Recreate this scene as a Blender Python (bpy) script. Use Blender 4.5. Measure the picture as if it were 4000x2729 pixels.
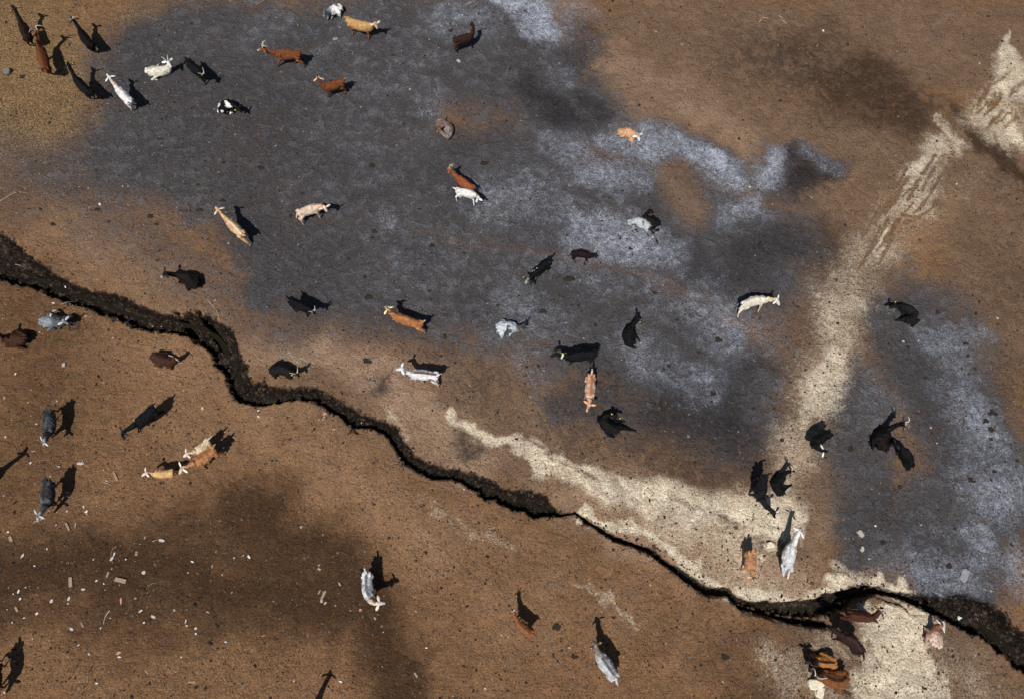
import bpy, bmesh, math, random
import numpy as np
from mathutils import Vector, Matrix, noise as mnoise

for o in list(bpy.data.objects): bpy.data.objects.remove(o)
scene = bpy.context.scene
COL = scene.collection

# ------------------------------------------------------------------ camera
W, HH = 4000.0, 2729.0
FPX = 2667.0                       # focal length in photo pixels (24 mm on 36 mm)
CAMH = 17.5                        # drone height
NAD = (1850.0, 2250.0)             # where straight down falls
ANTI = (2500.0, 750.0)             # where the drone's own shadow would fall
def camdir(px, py):
    return Vector(((px - W/2)/FPX, -(py - HH/2)/FPX, -1.0)).normalized()
_u = -camdir(*NAD)
_x = (Vector((1, 0, 0)) - _u*_u.x).normalized()
_y = _u.cross(_x)
RC = Matrix((_x, _y, _u))          # camera to world
cam_d = bpy.data.cameras.new('camera'); cam = bpy.data.objects.new('camera', cam_d); COL.objects.link(cam)
cam.matrix_world = Matrix.Translation((0, 0, CAMH)) @ RC.to_4x4()
cam_d.sensor_width = 36.0; cam_d.lens = 36.0*FPX/W
cam_d.clip_end = 2000
scene.camera = cam
scene.render.resolution_x = 1024; scene.render.resolution_y = 698

SUND = (RC @ camdir(*ANTI)).normalized()      # direction the light travels
elev = math.asin(-SUND.z)
world = bpy.data.worlds.new('World'); scene.world = world; world.use_nodes = True
nt = world.node_tree; nt.nodes.clear()
sky = nt.nodes.new('ShaderNodeTexSky'); sky.sky_type = 'NISHITA'; sky.sun_disc = False
sky.sun_elevation = elev; sky.sun_rotation = math.atan2(-SUND.x, -SUND.y)
bg = nt.nodes.new('ShaderNodeBackground'); bg.inputs['Strength'].default_value = 0.05
wo = nt.nodes.new('ShaderNodeOutputWorld')
nt.links.new(sky.outputs[0], bg.inputs[0]); nt.links.new(bg.outputs[0], wo.inputs[0])
sl = bpy.data.lights.new('sun', 'SUN'); sl.energy = 5.0; sl.angle = math.radians(0.5); sl.color = (1.0, 0.965, 0.91)
so = bpy.data.objects.new('sun', sl); COL.objects.link(so)
so.rotation_euler = SUND.to_track_quat('-Z', 'Y').to_euler(); so.location = (0, 0, 30)
scene.view_settings.view_transform = 'Standard'; scene.view_settings.look = 'None'
scene.view_settings.gamma = 1.0; scene.view_settings.exposure = 0.0
scene.view_settings.use_curve_mapping = False

def P(px, py, z=0.0):
    """photo pixel -> world point at height z"""
    d = RC @ camdir(px, py)
    t = (z - CAMH)/d.z
    return Vector((d.x*t, d.y*t, z))
def T(o, s=2.266):
    """a zoomed tile of the photo: returns tile pixel -> photo pixel"""
    return lambda x, y: (o[0] + x/s, o[1] + y/s)

def tag(o, label=None, cat=None, group=None, kind=None):
    if label: o['label'] = label
    if cat: o['category'] = cat
    if group: o['group'] = group
    if kind: o['kind'] = kind
    return o

# ------------------------------------------------------------------ node helpers
class NB:
    def __init__(s, name):
        s.m = bpy.data.materials.new(name); s.m.use_nodes = True
        s.t = s.m.node_tree; s.t.nodes.clear()
        s.out = s.t.nodes.new('ShaderNodeOutputMaterial')
        s.b = s.t.nodes.new('ShaderNodeBsdfPrincipled')
        s.t.links.new(s.b.outputs[0], s.out.inputs[0])
    def n(s, t, **k):
        x = s.t.nodes.new(t)
        for a, v in k.items(): setattr(x, a, v)
        return x
    def set(s, sock, v):
        if hasattr(v, 'is_output') or isinstance(v, bpy.types.NodeSocket): s.t.links.new(v, sock)
        else:
            if isinstance(v, tuple) and len(v) == 3 and sock.type == 'RGBA': v = (*v, 1)
            sock.default_value = v
    def math(s, op, a, b=0.0, clamp=False):
        x = s.n('ShaderNodeMath', operation=op, use_clamp=clamp); s.set(x.inputs[0], a); s.set(x.inputs[1], b); return x.outputs[0]
    def mix(s, f, a, b, mode='MIX'):
        x = s.n('ShaderNodeMix', data_type='RGBA', blend_type=mode)
        s.set(x.inputs[0], f); s.set(x.inputs[6], a); s.set(x.inputs[7], b); return x.outputs[2]
    def ramp(s, v, lo, hi, a=0.0, b=1.0, smooth=True):
        x = s.n('ShaderNodeMapRange', interpolation_type='SMOOTHSTEP' if smooth else 'LINEAR')
        s.set(x.inputs['Value'], v); s.set(x.inputs['From Min'], lo); s.set(x.inputs['From Max'], hi)
        s.set(x.inputs['To Min'], a); s.set(x.inputs['To Max'], b); return x.outputs[0]
    def coords(s, scale=(1, 1, 1), rot=(0, 0, 0), which='Object'):
        c = s.n('ShaderNodeTexCoord'); m = s.n('ShaderNodeMapping')
        m.inputs['Scale'].default_value = scale; m.inputs['Rotation'].default_value = rot
        s.t.links.new(c.outputs[which], m.inputs[0]); return m.outputs[0]
    def noise(s, scale, detail=4, rough=0.55, vec=None, dist=0.0):
        x = s.n('ShaderNodeTexNoise'); x.inputs['Scale'].default_value = scale
        x.inputs['Detail'].default_value = detail; x.inputs['Roughness'].default_value = rough; x.inputs['Distortion'].default_value = dist
        s.t.links.new(vec if vec is not None else s.coords(), x.inputs['Vector']); return x.outputs['Fac']
    def voro(s, scale, vec=None, feature='F1'):
        x = s.n('ShaderNodeTexVoronoi', feature=feature); x.inputs['Scale'].default_value = scale
        s.t.links.new(vec if vec is not None else s.coords(), x.inputs['Vector']); return x.outputs
    def bump(s, h, strength, dist):
        x = s.n('ShaderNodeBump'); x.inputs['Strength'].default_value = strength; x.inputs['Distance'].default_value = dist
        s.set(x.inputs['Height'], h); s.t.links.new(x.outputs[0], s.b.inputs['Normal']); return x

# ------------------------------------------------------------------ ground shape and soil regions
F = 4000/2324.0                      # overview pixel -> photo pixel
def wpts(pts, f=F): return [P(a*f, b*f) for a, b in pts]
MPP = 1/146.0                        # metres per photo pixel, roughly
def seg_t(X, Y, a, b):
    dx, dy = b.x - a.x, b.y - a.y
    t = np.clip(((X - a.x)*dx + (Y - a.y)*dy)/(dx*dx + dy*dy + 1e-9), 0, 1)
    return t, np.hypot(X - a.x - t*dx, Y - a.y - t*dy)
def stroke(X, Y, pts, radii, soft=0.6, f=F):
    """1 inside a stroke of varying radius, falling to 0 over soft*radius outside"""
    p = wpts(pts, f)
    if not isinstance(radii, (list, tuple)): radii = [radii]*len(p)
    r = [q*f*MPP for q in radii]
    out = np.zeros_like(X)
    if len(p) == 1: p = p*2; r = r*2
    for i in range(len(p) - 1):
        t, d = seg_t(X, Y, p[i], p[i+1])
        R = r[i] + (r[i+1] - r[i])*t
        v = np.clip((R*(1 + soft) - d)/(2*soft*R), 0, 1)
        out = np.maximum(out, v*v*(3 - 2*v))
    return out

# value noise on arrays
def vnoise(X, Y, s, seed=0):
    rs = np.random.RandomState(seed); tab = rs.rand(256, 256)
    x = X*s + 1000.37; y = Y*s + 1000.91
    xi = np.floor(x).astype(int); yi = np.floor(y).astype(int); fx = x - xi; fy = y - yi
    fx = fx*fx*(3 - 2*fx); fy = fy*fy*(3 - 2*fy)
    g = lambda a, b: tab[a % 256, b % 256]
    return (g(xi, yi)*(1-fx) + g(xi+1, yi)*fx)*(1-fy) + (g(xi, yi+1)*(1-fx) + g(xi+1, yi+1)*fx)*fy
def fbm(X, Y, s, oct=4, seed=0):
    v = 0; a = .5; tot = 0
    for i in range(oct):
        v = v + a*vnoise(X, Y, s*2**i, seed + i); tot += a; a *= .55
    return v/tot

# gully: (px, py, half width) in photo pixels
GULLY = [(-300,900,110),(-120,960,105),(0,1010,98),(100,1062,70),(200,1112,50),(300,1150,52),(400,1177,52),(500,1221,52),(600,1258,46),(700,1262,52),(790,1272,62),
 (850,1320,72),(890,1400,60),(915,1450,54),(938,1500,48),(962,1545,42),(1000,1540,50),(1080,1548,42),(1160,1537,32),(1220,1540,34),(1280,1572,30),(1350,1614,32),
 (1400,1642,38),(1470,1654,28),(1530,1690,34),(1562,1748,30),(1600,1795,28),(1680,1835,30),(1800,1857,28),(1860,1883,38),(1920,1917,42),(2000,1948,46),(2060,1954,50),
 (2110,1978,52),(2150,1995,34),(2190,2011,10),(2250,2000,11),(2290,2031,18),(2340,2062,18),(2400,2100,18),(2480,2126,19),(2540,2148,20),(2600,2192,22),(2650,2228,22),
 (2700,2263,24),(2750,2300,27),(2800,2311,24),(2850,2311,26),(2900,2351,24),(2960,2364,22),(3020,2373,28),(3100,2382,36),(3180,2376,46),(3240,2356,44),(3300,2338,40),
 (3360,2311,32),(3430,2303,20),(3500,2322,16),(3560,2342,24),(3620,2360,32),(3700,2373,46),(3780,2395,76),(3850,2426,80),(3920,2492,74),(4000,2545,74),(4150,2640,80),(4400,2800,85)]
LEDGE = [(2860,2345,8),(2900,2375,10),(2980,2392,11),(3040,2412,9),(3100,2425,13),(3170,2432,16),(3235,2440,14)]
CRACKS = [[(2900,2395,5),(2960,2400,4),(3010,2415,6),(3055,2440,3)],[(3430,2330,5),(3480,2350,7),(3530,2365,5),(3560,2398,4),(3615,2398,5)],
 [(3420,2548,4),(3442,2580,6),(3460,2610,4)],[(3345,2640,5),(3340,2675,4)],[(2950,2118,3),(2980,2110,5),(3010,2114,5)],[(3290,2690,4),(3330,2705,6)],
 [(3490,2345,4),(3530,2362,6),(3556,2396,3)],[(1370,1655,4),(1390,1685,7),(1402,1692,4)],[(775,1212,13),(815,1275,15),(862,1352,13)],[(690,1218,12),(725,1270,13),(765,1335,11)]]
def pl_dist(X, Y, pts):
    """signed distance inside a band: >0 inside (metres), and half width there"""
    best = np.full_like(X, -99.0); HWt = np.zeros_like(X)
    p = [P(a, b) for a, b, c in pts]; r = [c*MPP for a, b, c in pts]
    for i in range(len(p) - 1):
        t, d = seg_t(X, Y, p[i], p[i+1]); R = r[i] + (r[i+1]-r[i])*t
        v = R - d; m = v > best; best = np.where(m, v, best); HWt = np.where(m, R, HWt)
    return best, HWt
def sstep(a, b, v):
    t = np.clip((v - a)/(b - a), 0, 1); return t*t*(3 - 2*t)

def height(X, Y):
    z = (fbm(X, Y, .35, 3, 5) - .5)*.06*0 + (fbm(X, Y, 1.3, 3, 11) - .5)*.02 + (fbm(X, Y, 7, 3, 21) - .5)*.022
    jag = (fbm(X, Y, 2.6, 4, 31) - .5)*.24 + (fbm(X, Y, 12, 3, 37) - .5)*.12
    d, hw = pl_dist(X, Y, GULLY)
    dd = d - .02 - .10*np.clip(hw*1.6, 0, 1) + jag*np.clip(hw*3.5, .35, 1)
    # the upper (sunlit) bank slopes, the lower bank drops
    depth = .20 + .10*sstep(0, 8, X) + .05*np.clip(hw, 0, .4)
    depth = np.minimum(depth, .12 + hw*1.4)
    z = z - depth*sstep(-.015, .05, dd) - .05*sstep(.10, .3, dd)*fbm(X, Y, 5, 3, 44)
    z = z + .045*sstep(0, .12, dd)*(fbm(X, Y, 11, 4, 61) - .5)*2 + .05*sstep(.03, .2, dd)*(fbm(X, Y, 3.5, 3, 63) - .5)*2
    wet = dd
    dl, hl = pl_dist(X, Y, LEDGE)
    z = z - .26*sstep(-.01, .05, dl + jag*.3)
    wet = np.maximum(wet, np.minimum(dl + jag*.3, 0.08))
    for c in CRACKS:
        dc, hc = pl_dist(X, Y, c); dc = dc + jag*.18
        z = z - np.clip(hc*3.2, 0, .22)*sstep(-.01, .03, dc)
    # eroded sand banks and ledges, lower right
    m = stroke(X, Y, [(1890,1480),(1960,1520),(1960,1640)], 46, .7)
    q = fbm(X*1.0 + Y*.3, Y*.55, 1.5, 4, 77)*9; st = np.floor(q) + sstep(.80, .97, q - np.floor(q))
    z = z + m*(st/9 - .5)*.34
    m2 = stroke(X, Y, [(1250,1060),(1500,1160),(1740,1200)], 30, .8) + stroke(X, Y, [(2270,150),(2280,300)], 50, .8) + stroke(X, Y, [(2100,400),(1980,560)], 30, .8)
    q = fbm(X, Y, 1.9, 4, 87)*6; st = np.floor(q) + sstep(.7, .95, q - np.floor(q))
    z = z + np.clip(m2, 0, 1)*(st/6 - .5)*.09
    return z, wet

xs = np.arange(-16.5, 19.5, .034); ys = np.arange(-5.6, 21.5, .034)
def widen(a):
    st = .034; lo = [a[0]]; hi = [a[-1]]
    while lo[-1] > a[0] - 420: st *= 1.35; lo.append(lo[-1] - st)
    st = .034
    while hi[-1] < a[-1] + 420: st *= 1.35; hi.append(hi[-1] + st)
    return np.array(lo[:0:-1] + list(a) + hi[1:])
gx, gy = widen(xs), widen(ys)
GX, GY = np.meshgrid(gx, gy); nx, ny = len(gx), len(gy)
X, Y = GX.ravel(), GY.ravel()
Z, WET = height(X, Y)

WX = X + (fbm(X, Y, .45, 3, 101) - .5)*1.5 + (fbm(X, Y, 1.9, 4, 111) - .5)*.7
WY = Y + (fbm(X, Y, .45, 3, 121) - .5)*1.5 + (fbm(X, Y, 1.9, 4, 131) - .5)*.7
SX = X + (fbm(X, Y, 1.1, 4, 141) - .5)*.85 + (fbm(X, Y, 3.5, 4, 143) - .5)*.42; SY = Y + (fbm(X, Y, 1.1, 4, 151) - .5)*.85 + (fbm(X, Y, 3.5, 4, 153) - .5)*.42
S_ = lambda *a, **k: stroke(WX, WY, *a, **k)
def comp(lst):
    out = np.zeros_like(X)
    for it in lst:
        pts, r, s = it[:3]; soft = it[3] if len(it) > 3 else .7
        out = np.maximum(out, s*S_(pts, r, soft))
    return out
m_grey = comp([([(330,140),(700,110),(1150,110),(1250,250)],185,1,.6),([(300,330),(700,380),(1100,420),(1500,480),(1680,580)],180,1,.6),([(720,570),(1000,640),(1300,700),(1560,800),(1650,900)],160,1,.6),
  ([(1450,560),(1780,560)],110,.9,.8),([(1780,400)],100,.9,.8),([(2080,760),(2170,900),(2230,1100),(2130,1230)],140,1,.6),([(1960,900),(1950,1100),(2000,1250)],75,.9,.7),([(110,360),(60,430)],110,.55,.9),([(250,470)],110,.6,.9),
  ([(480,220),(900,240)],120,1,.7),([(560,470),(600,620)],80,1,.8),([(230,520),(430,620),(640,720)],90,.5,.95),([(420,40),(330,60)],70,.8,.9),([(40,330),(150,430)],90,.75,.9),([(1400,300),(1500,330),(1650,370)],60,.9,.8),([(1300,900),(1600,940)],60,.8,.9),([(2060,660),(2010,760)],50,.7,.9)])
m_ash = comp([([(1130,-20),(1230,20),(1240,60)],66,1,.7),([(1200,95)],26,.8,.8),([(1020,40),(1080,60)],85,.5,.95),([(950,225),(1000,210)],50,.45,.95),([(1330,40),(1290,100)],80,.45,.95),([(1300,180)],60,.4,.95),
  ([(1400,300),(1500,330),(1600,360),(1660,390)],54,.8,.95),([(1620,355)],32,1.1,.7),([(1270,340),(1380,370),(1480,400)],60,.6,.9),([(1780,350),(1740,390)],44,.8,.9),([(1700,440)],46,.6,.9),([(1860,340),(1910,400)],40,.45,.95),
  ([(1440,540),(1350,520)],80,.72,.85),([(1300,500),(1150,440),(1080,440)],80,.5,.95),([(1500,560)],60,.7,.9),([(1700,470),(1650,500)],50,.6,.9),([(1240,600),(1380,640)],80,.38,.95),
  ([(1600,680),(1740,740),(1650,760)],90,.5,.95),([(1540,850),(1430,800),(1600,870)],64,.45,.95),([(1560,830)],40,.6,.9),([(1760,880)],50,.35,.95),([(1480,650)],80,.4,.95),
  ([(2180,860),(2240,1000),(2280,1120)],74,.62,.9),([(2120,1330),(2230,1220),(2300,1260)],60,.62,.9),([(2100,1280)],90,.42,.95),([(2120,790),(2190,770)],46,.55,.9),([(885,490)],34,.5,.9),([(960,560)],110,.3,.95),([(1150,720),(1180,780)],90,.42,.95),
  ([(700,60),(900,100),(820,330)],160,.22,.95),([(2000,900)],60,.3,.95),([(1440,545)],36,.85,.9),([(700,430)],120,.15,.95)])
m_char = comp([([(1320,150),(1350,80)],60,.75,.9),([(1260,270),(1200,230)],64,.75,.9),([(1850,360),(1900,400),(1840,430)],50,.95,.8),([(1780,560),(1620,640),(1560,600)],70,.6,.95),([(1640,930),(1500,890)],80,.75,.9),([(1720,850)],60,.6,.9),
  ([(1380,860),(1300,900)],70,.5,.95),([(842,892)],30,.7,.8),([(1045,975),(1070,990)],30,.7,.9),([(1080,860)],50,.4,.9),([(1060,330),(1000,380)],80,.35,.95),([(1330,230)],40,.7,.9),([(1740,640)],60,.5,.95),([(1330,660),(1250,600)],80,.3,.95),
  ([(560,520),(700,600)],110,.35,.95),([(300,200),(600,250)],130,.35,.95),([(1750,120),(1950,180),(2030,230)],100,.52,.95),([(2200,300),(2300,420)],70,.4,.95),([(1580,1090),(1400,1000)],60,.35,.95),([(2060,820),(2100,900)],70,.4,.95),([(2000,1150)],90,.4,.95),([(1700,1000)],60,.5,.95),([(2130,1360),(2200,1340)],20,.9,.9)])
hole = stroke(X*.6 + WX*.4, Y*.6 + WY*.4, [(1530,405),(1575,480)], 46, .8)
m_grey = m_grey*(1 - .72*hole); m_ash = m_ash*(1 - .7*hole)
_S = S_; S_ = lambda *a, **k: stroke(SX, SY, *a, **k)
m_sand = comp([([(1035,952),(1120,992),(1250,1050),(1400,1112),(1550,1160),(1700,1172),(1800,1180)],[10,22,32,40,46,48,40],1,.6),([(1180,1010),(1400,1110),(1600,1170),(1750,1185)],[10,22,30,28],1.25,.6),
  ([(1325,1160),(1370,1196),(1440,1213),(1500,1235),(1560,1278),(1620,1318),(1700,1340),(1790,1350),(1880,1330),(1950,1304)],[6,10,12,12,14,13,14,14,13,11],1.25,.8),
  ([(1985,1304),(2030,1323),(2080,1334)],12,1.15,.8),([(1880,1290),(1975,1300)],18,.7,.9),([(1740,1235)],14,.9,.6),([(1700,1240),(1500,1200)],46,.66,.9),([(1600,1280),(1800,1320)],44,.5,.95),([(1780,1120),(1800,1180)],40,.7,.9),
  ([(1985,1405),(2080,1400)],40,1.1,.4),([(2030,1450),(2045,1530),(2050,1640)],[70,82,90],1.2,.35),([(1975,1440),(1965,1600)],34,.95,.5),([(1850,1560),(1790,1520)],60,.55,.95),([(1880,1460)],46,.6,.9),([(2180,1500),(2200,1580)],60,.45,.95),
  ([(2272,65),(2290,150),(2300,210)],[6,36,54],.95,.8),([(2290,220),(2240,260),(2280,320)],[64,62,46],.78,.9),([(2230,225),(2320,318)],20,1.0,.6),([(2320,180),(2320,300)],60,.6,.9),([(2140,262),(2180,330)],[8,28],.72,.9),
  ([(2140,320),(2100,400),(2060,470)],[30,56,50],.70,.9),([(2110,370),(2085,400)],26,1.05,.7),([(2070,460),(1960,590),(1920,660)],[52,64,74],.58,.95),([(2010,520),(1975,560)],16,.85,.8),([(1930,630),(1895,740)],[60,66],.66,.95),([(1940,700)],34,.85,.8),
  ([(1925,720),(1890,790),(1850,900)],[50,62,66],.62,.95),([(1888,815),(1858,895)],[44,50],1.0,.7),([(1840,930)],26,.9,.7),([(1830,940),(1800,1010),(1780,1110)],[44,52,56],.52,.95),
  ([(1290,1310),(1390,1358),(1440,1402)],[6,9,7],.60,.95),([(965,1128),(1010,1155),(1080,1200),(1160,1230)],[8,22,16,12],.45,.95),([(660,783),(720,818)],7,.6,.95),([(560,880),(660,905)],6,.4,.95),([(880,925),(930,1000)],8,.5,.95),([(2180,430),(2230,380)],30,.3,.95)])
for a, b in (((880,590),(1000,410)),((950,625),(1060,470)),((1000,640),(1100,500)),((1290,300),(1450,90)),((1330,335),(1500,180)),((1215,330),(1330,340)),((1230,130),(1320,40)),((1200,420),(1300,350)),((1925,1740-700),(2080,870))):
    q = [(3000 + a[0]/2.266, 700 + a[1]/2.266), (3000 + b[0]/2.266, 700 + b[1]/2.266)]
    if a[0] > 1900: q = [(3000 + a[0]/2.266, 455), (3000 + b[0]/2.266, 380)]
    m_sand = m_sand*(1 - .75*stroke(SX*.3 + X*.7, SY*.3 + Y*.7, q, 5, .9, 1.0))
rr_ = random.Random(9)
for i in range(16):
    t0 = rr_.uniform(0, .75); t1 = t0 + rr_.uniform(.12, .25); o_ = rr_.uniform(-70, 70)
    cx = lambda t: (lerp_(3660, 3290, t) + o_, lerp_(600, 1180, t) + o_*.5)
    lerp_ = lambda a, b, t: a + (b - a)*t
    m_sand = m_sand*(1 - .7*stroke(SX*.15 + X*.85, SY*.15 + Y*.85, [cx(t0), cx(t1)], rr_.uniform(3.5, 7), .95, 1.0))
for i in range(9):
    a_ = rr_.uniform(3810, 3960); b_ = rr_.uniform(330, 540); m_sand = m_sand*(1 - .5*stroke(SX*.4 + X*.6, SY*.4 + Y*.6, [(a_, b_), (a_ + 45, b_ - 52)], rr_.uniform(4, 9), .95, 1.0))
for i in range(10):
    t0 = rr_.uniform(0, .9); a_ = 1830 + t0*1150 + rr_.uniform(-30, 30); b_ = 1660 + t0*380 + rr_.uniform(-25, 35); m_sand = m_sand*(1 - .45*stroke(SX*.3 + X*.7, SY*.3 + Y*.7, [(a_, b_), (a_ + 90, b_ + 36)], rr_.uniform(5, 11), .95, 1.0))
for q in ([(3875,485),(3915,435)],[(3925,500),(3975,455)],[(3860,430),(3900,360)]): m_sand = m_sand*(1 - .5*stroke(SX*.3 + X*.7, SY*.3 + Y*.7, q, 7, .95, 1.0))
S_ = _S
m_dark_brown = comp([([(-60,1330),(300,1310),(560,1330),(760,1360)],86,1,.95),([(540,1170),(720,1230),(820,1330),(900,1480),(950,1640)],56,1,.95),([(420,1230),(600,1230)],90,.8,.95),([(620,1260),(760,1330)],90,.9,.95),([(250,1400),(700,1400)],66,.8,.95),([(30,1120),(100,1050)],100,.5,.95),  # broad dark-brown ground areas with very soft edges
  ([(1760,1530),(1690,1640)],70,.6,.95),([(1900,200),(2040,260),(1960,160)],85,.75,.95),([(1880,60),(1820,100)],70,.5,.95),([(2150,262),(2240,340),(2340,440)],24,.9,.8),([(30,700),(90,800),(60,950)],130,.55,.95),
  ([(1450,960),(1600,1060)],70,.45,.95),([(1700,1090),(1640,1020)],70,.45,.95),([(1760,820),(1800,760)],60,.45,.95),([(1300,1000)],60,.3,.95),([(2300,860)],70,.4,.95),([(2260,700),(2320,600)],70,.4,.95),([(1880,540),(1860,640)],40,.6,.95),
  ([(1660,1480),(1800,1400)],60,.45,.95),([(180,900),(120,1000)],90,.35,.95),([(620,440),(560,330)],90,.25,.95),([(1650,80),(1700,200)],80,.3,.95),([(2200,560)],90,.3,.95)])
m_gold = comp([([(-60,-40),(40,120),(60,260)],150,1,.95),([(240,30),(420,-20)],70,.6,.95),([(100,420)],80,.3,.95),([(0,1580),(500,1560)],60,.35,.95)])
m_grei = comp([([(2300,100),(1500,100),(1500,260),(2300,400),(2300,700)],180,1,.7),([(1900,500),(1900,1100),(1600,1050),(1100,950),(700,800)],130,1,.8),([(1350,1100),(1800,1250)],100,.9,.8),([(1900,1500),(2200,1500)],130,.9,.8),([(1000,1150),(1400,1350),(1700,1500)],80,.35,.95)])
m_lite = comp([([(1350,1120),(1500,1215),(1700,1290),(1830,1310)],56,1,.95),([(1780,1000),(1850,1150)],60,.5,.95),([(150,560),(330,640),(480,730)],70,.8,.95),([(560,800),(720,800),(900,900),(1100,1030)],66,.8,.95),([(1380,150),(1500,200),(1700,280)],90,.6,.95),([(1560,430),(1600,470)],64,1.1,.9),([(250,800),(450,850),(480,1000)],90,.55,.95),([(620,1000),(800,1080),(1000,1250)],90,.6,.95),([(1100,1250),(1200,1450)],110,.4,.95),([(2050,600),(2150,500)],70,.5,.95),([(1250,1100),(1480,1200)],50,.6,.95)])
m_grei = np.maximum(m_grei, hole)
m_lite = np.maximum(m_lite*(1 - hole), hole*.35)
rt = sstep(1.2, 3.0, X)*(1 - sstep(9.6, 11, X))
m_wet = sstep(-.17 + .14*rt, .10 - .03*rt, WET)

me = bpy.data.meshes.new('ground')
idx = np.arange(nx*ny).reshape(ny, nx)
quads = np.stack([idx[:-1, :-1], idx[:-1, 1:], idx[1:, 1:], idx[1:, :-1]], -1).reshape(-1, 4)
me.vertices.add(nx*ny); me.vertices.foreach_set('co', np.stack([X, Y, Z], 1).ravel())
me.loops.add(quads.size); me.loops.foreach_set('vertex_index', quads.ravel())
me.polygons.add(len(quads)); me.polygons.foreach_set('loop_start', np.arange(0, quads.size, 4)); me.polygons.foreach_set('loop_total', np.full(len(quads), 4))
me.polygons.foreach_set('use_smooth', np.ones(len(quads), bool))
me.update()
def fattr(mesh, name, arr):
    a = mesh.attributes.new(name, 'FLOAT', 'POINT'); a.data.foreach_set('value', arr.astype(np.float32))
for nme, arr in (('grey', m_grey), ('ash', m_ash), ('char', m_char), ('sand', m_sand), ('dark_brown', m_dark_brown), ('gold', m_gold), ('greige', m_grei), ('wet', m_wet), ('lite', m_lite), ('deep', sstep(.06, .20, WET))):
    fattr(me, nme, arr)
ground = bpy.data.objects.new('ground', me); COL.objects.link(ground); tag(ground, kind='structure')

g = NB('soil')
def A(nm):
    x = g.n('ShaderNodeAttribute', attribute_name=nm); return x.outputs['Fac']
nlow = g.noise(.8, 6, .62, dist=.5); nmid = g.noise(3.2, 7, .68, dist=.4); nfine = g.noise(22, 6, .72); ngrain = g.noise(48, 4, .8)
clump = g.noise(7, 7, .8, dist=.3)
def cen(s, a): return g.math('MULTIPLY', g.math('SUBTRACT', s, .5), a)
def thr(mask, al, am, ac, w, mid=.5):
    v = g.math('ADD', g.math('ADD', mask, cen(nlow, al)), g.math('ADD', cen(nmid, am), cen(clump, ac)))
    return g.ramp(v, mid - w, mid + w)
def wide(mask, al, am, ac, lo, hi, af=0.0):
    v = g.math('ADD', g.math('ADD', mask, cen(nlow, al)), g.math('ADD', cen(nmid, am), cen(clump, ac)))
    if af: v = g.math('ADD', v, cen(nfine, af))
    return g.ramp(v, lo, hi)
c = g.mix(wide(A('greige'), .6, .4, .2, .1, .9), (.212, .117, .060), (.185, .118, .075))
c = g.mix(g.ramp(nmid, .46, .74, 0, .45), c, (.092, .055, .035))
c = g.mix(wide(A('lite'), .6, .5, .3, .1, 1.0), c, g.mix(A('greige'), (.285, .172, .100), (.32, .215, .145)))
scratch = g.noise(4.2, 5, .65, g.coords((1.0, 9.0, 1), (0, 0, math.radians(38))), .3)
c = g.mix(g.math('MULTIPLY', g.ramp(scratch, .52, .66), g.math('SUBTRACT', 1.0, A('greige'), True)), c, (.27, .160, .086))
c = g.mix(wide(A('grey'), .5, .5, .6, -.05, .98, .3), c, g.mix(g.ramp(nmid, .35, .68), (.060, .055, .056), (.098, .097, .106)))
c = g.mix(wide(A('gold'), .5, .6, .9, .1, 1.25, .5), c, g.mix(g.ramp(nfine, .38, .66), (.125, .076, .036), (.31, .205, .105)))
c = g.mix(g.math('MULTIPLY', wide(A('char'), .6, .9, 1.6, .05, 1.05, 1.1), .88), c, (.020, .018, .020))
c = g.mix(g.math('MULTIPLY', wide(A('ash'), .5, .35, .25, .0, 1.15), .60), c, (.155, .168, .205))
c = g.mix(wide(A('ash'), .6, .8, 1.3, .22, 1.50, .9), c, g.mix(g.ramp(clump, .36, .60), (.24, .26, .31), (.47, .51, .60)))
c = g.mix(g.math('MULTIPLY', wide(A('dark_brown'), .5, .35, .3, -.05, 1.15), .84), c, (.034, .019, .011))
sandcol = g.mix(g.ramp(nmid, .35, .65), (.72, .63, .48), (.50, .415, .31))
c = g.mix(wide(A('sand'), .5, 1.0, 1.3, .18, 1.22, .8), c, sandcol)
c = g.mix(1.0, c, g.mix(g.ramp(nlow, .35, .65), (.88, .88, .89), (1.12, 1.11, 1.10)), 'MULTIPLY')
c = g.mix(1.0, c, g.mix(g.ramp(nfine, .34, .66), (.68, .68, .69), (1.32, 1.30, 1.27)), 'MULTIPLY')
c = g.mix(1.0, c, g.mix(g.ramp(ngrain, .36, .64), (.74, .74, .74), (1.27, 1.27, 1.27)), 'MULTIPLY')
vp = g.voro(14, g.coords()); dark = g.math('MULTIPLY', g.ramp(vp['Distance'], .14, .30, 1, 0), g.ramp(g.noise(2.3, 5, .8), .50, .60))
c = g.mix(g.math('MULTIPLY', dark, .8), c, (.020, .014, .011))
vq = g.voro(31, g.coords((1, 1, 1), (0, 0, .7))); dk2 = g.math('MULTIPLY', g.ramp(vq['Distance'], .16, .30, 1, 0), g.ramp(g.noise(5.1, 4, .75), .48, .60))
c = g.mix(g.math('MULTIPLY', dk2, .62), c, (.022, .016, .013))
pl2 = g.math('MULTIPLY', g.ramp(g.voro(24, g.coords((1, 1, 1), (0, 0, 1.9)))['Distance'], .08, .17, 1, 0), g.ramp(g.noise(4.3, 4, .75), .54, .64))
c = g.mix(g.math('MULTIPLY', pl2, .22), c, (.34, .27, .19))
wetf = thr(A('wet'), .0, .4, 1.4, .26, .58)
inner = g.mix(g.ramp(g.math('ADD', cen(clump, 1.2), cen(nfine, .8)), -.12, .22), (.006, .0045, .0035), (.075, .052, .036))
fringe = g.mix(g.ramp(nfine, .48, .74), (.0038, .0032, .003), (.028, .020, .015))
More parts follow.
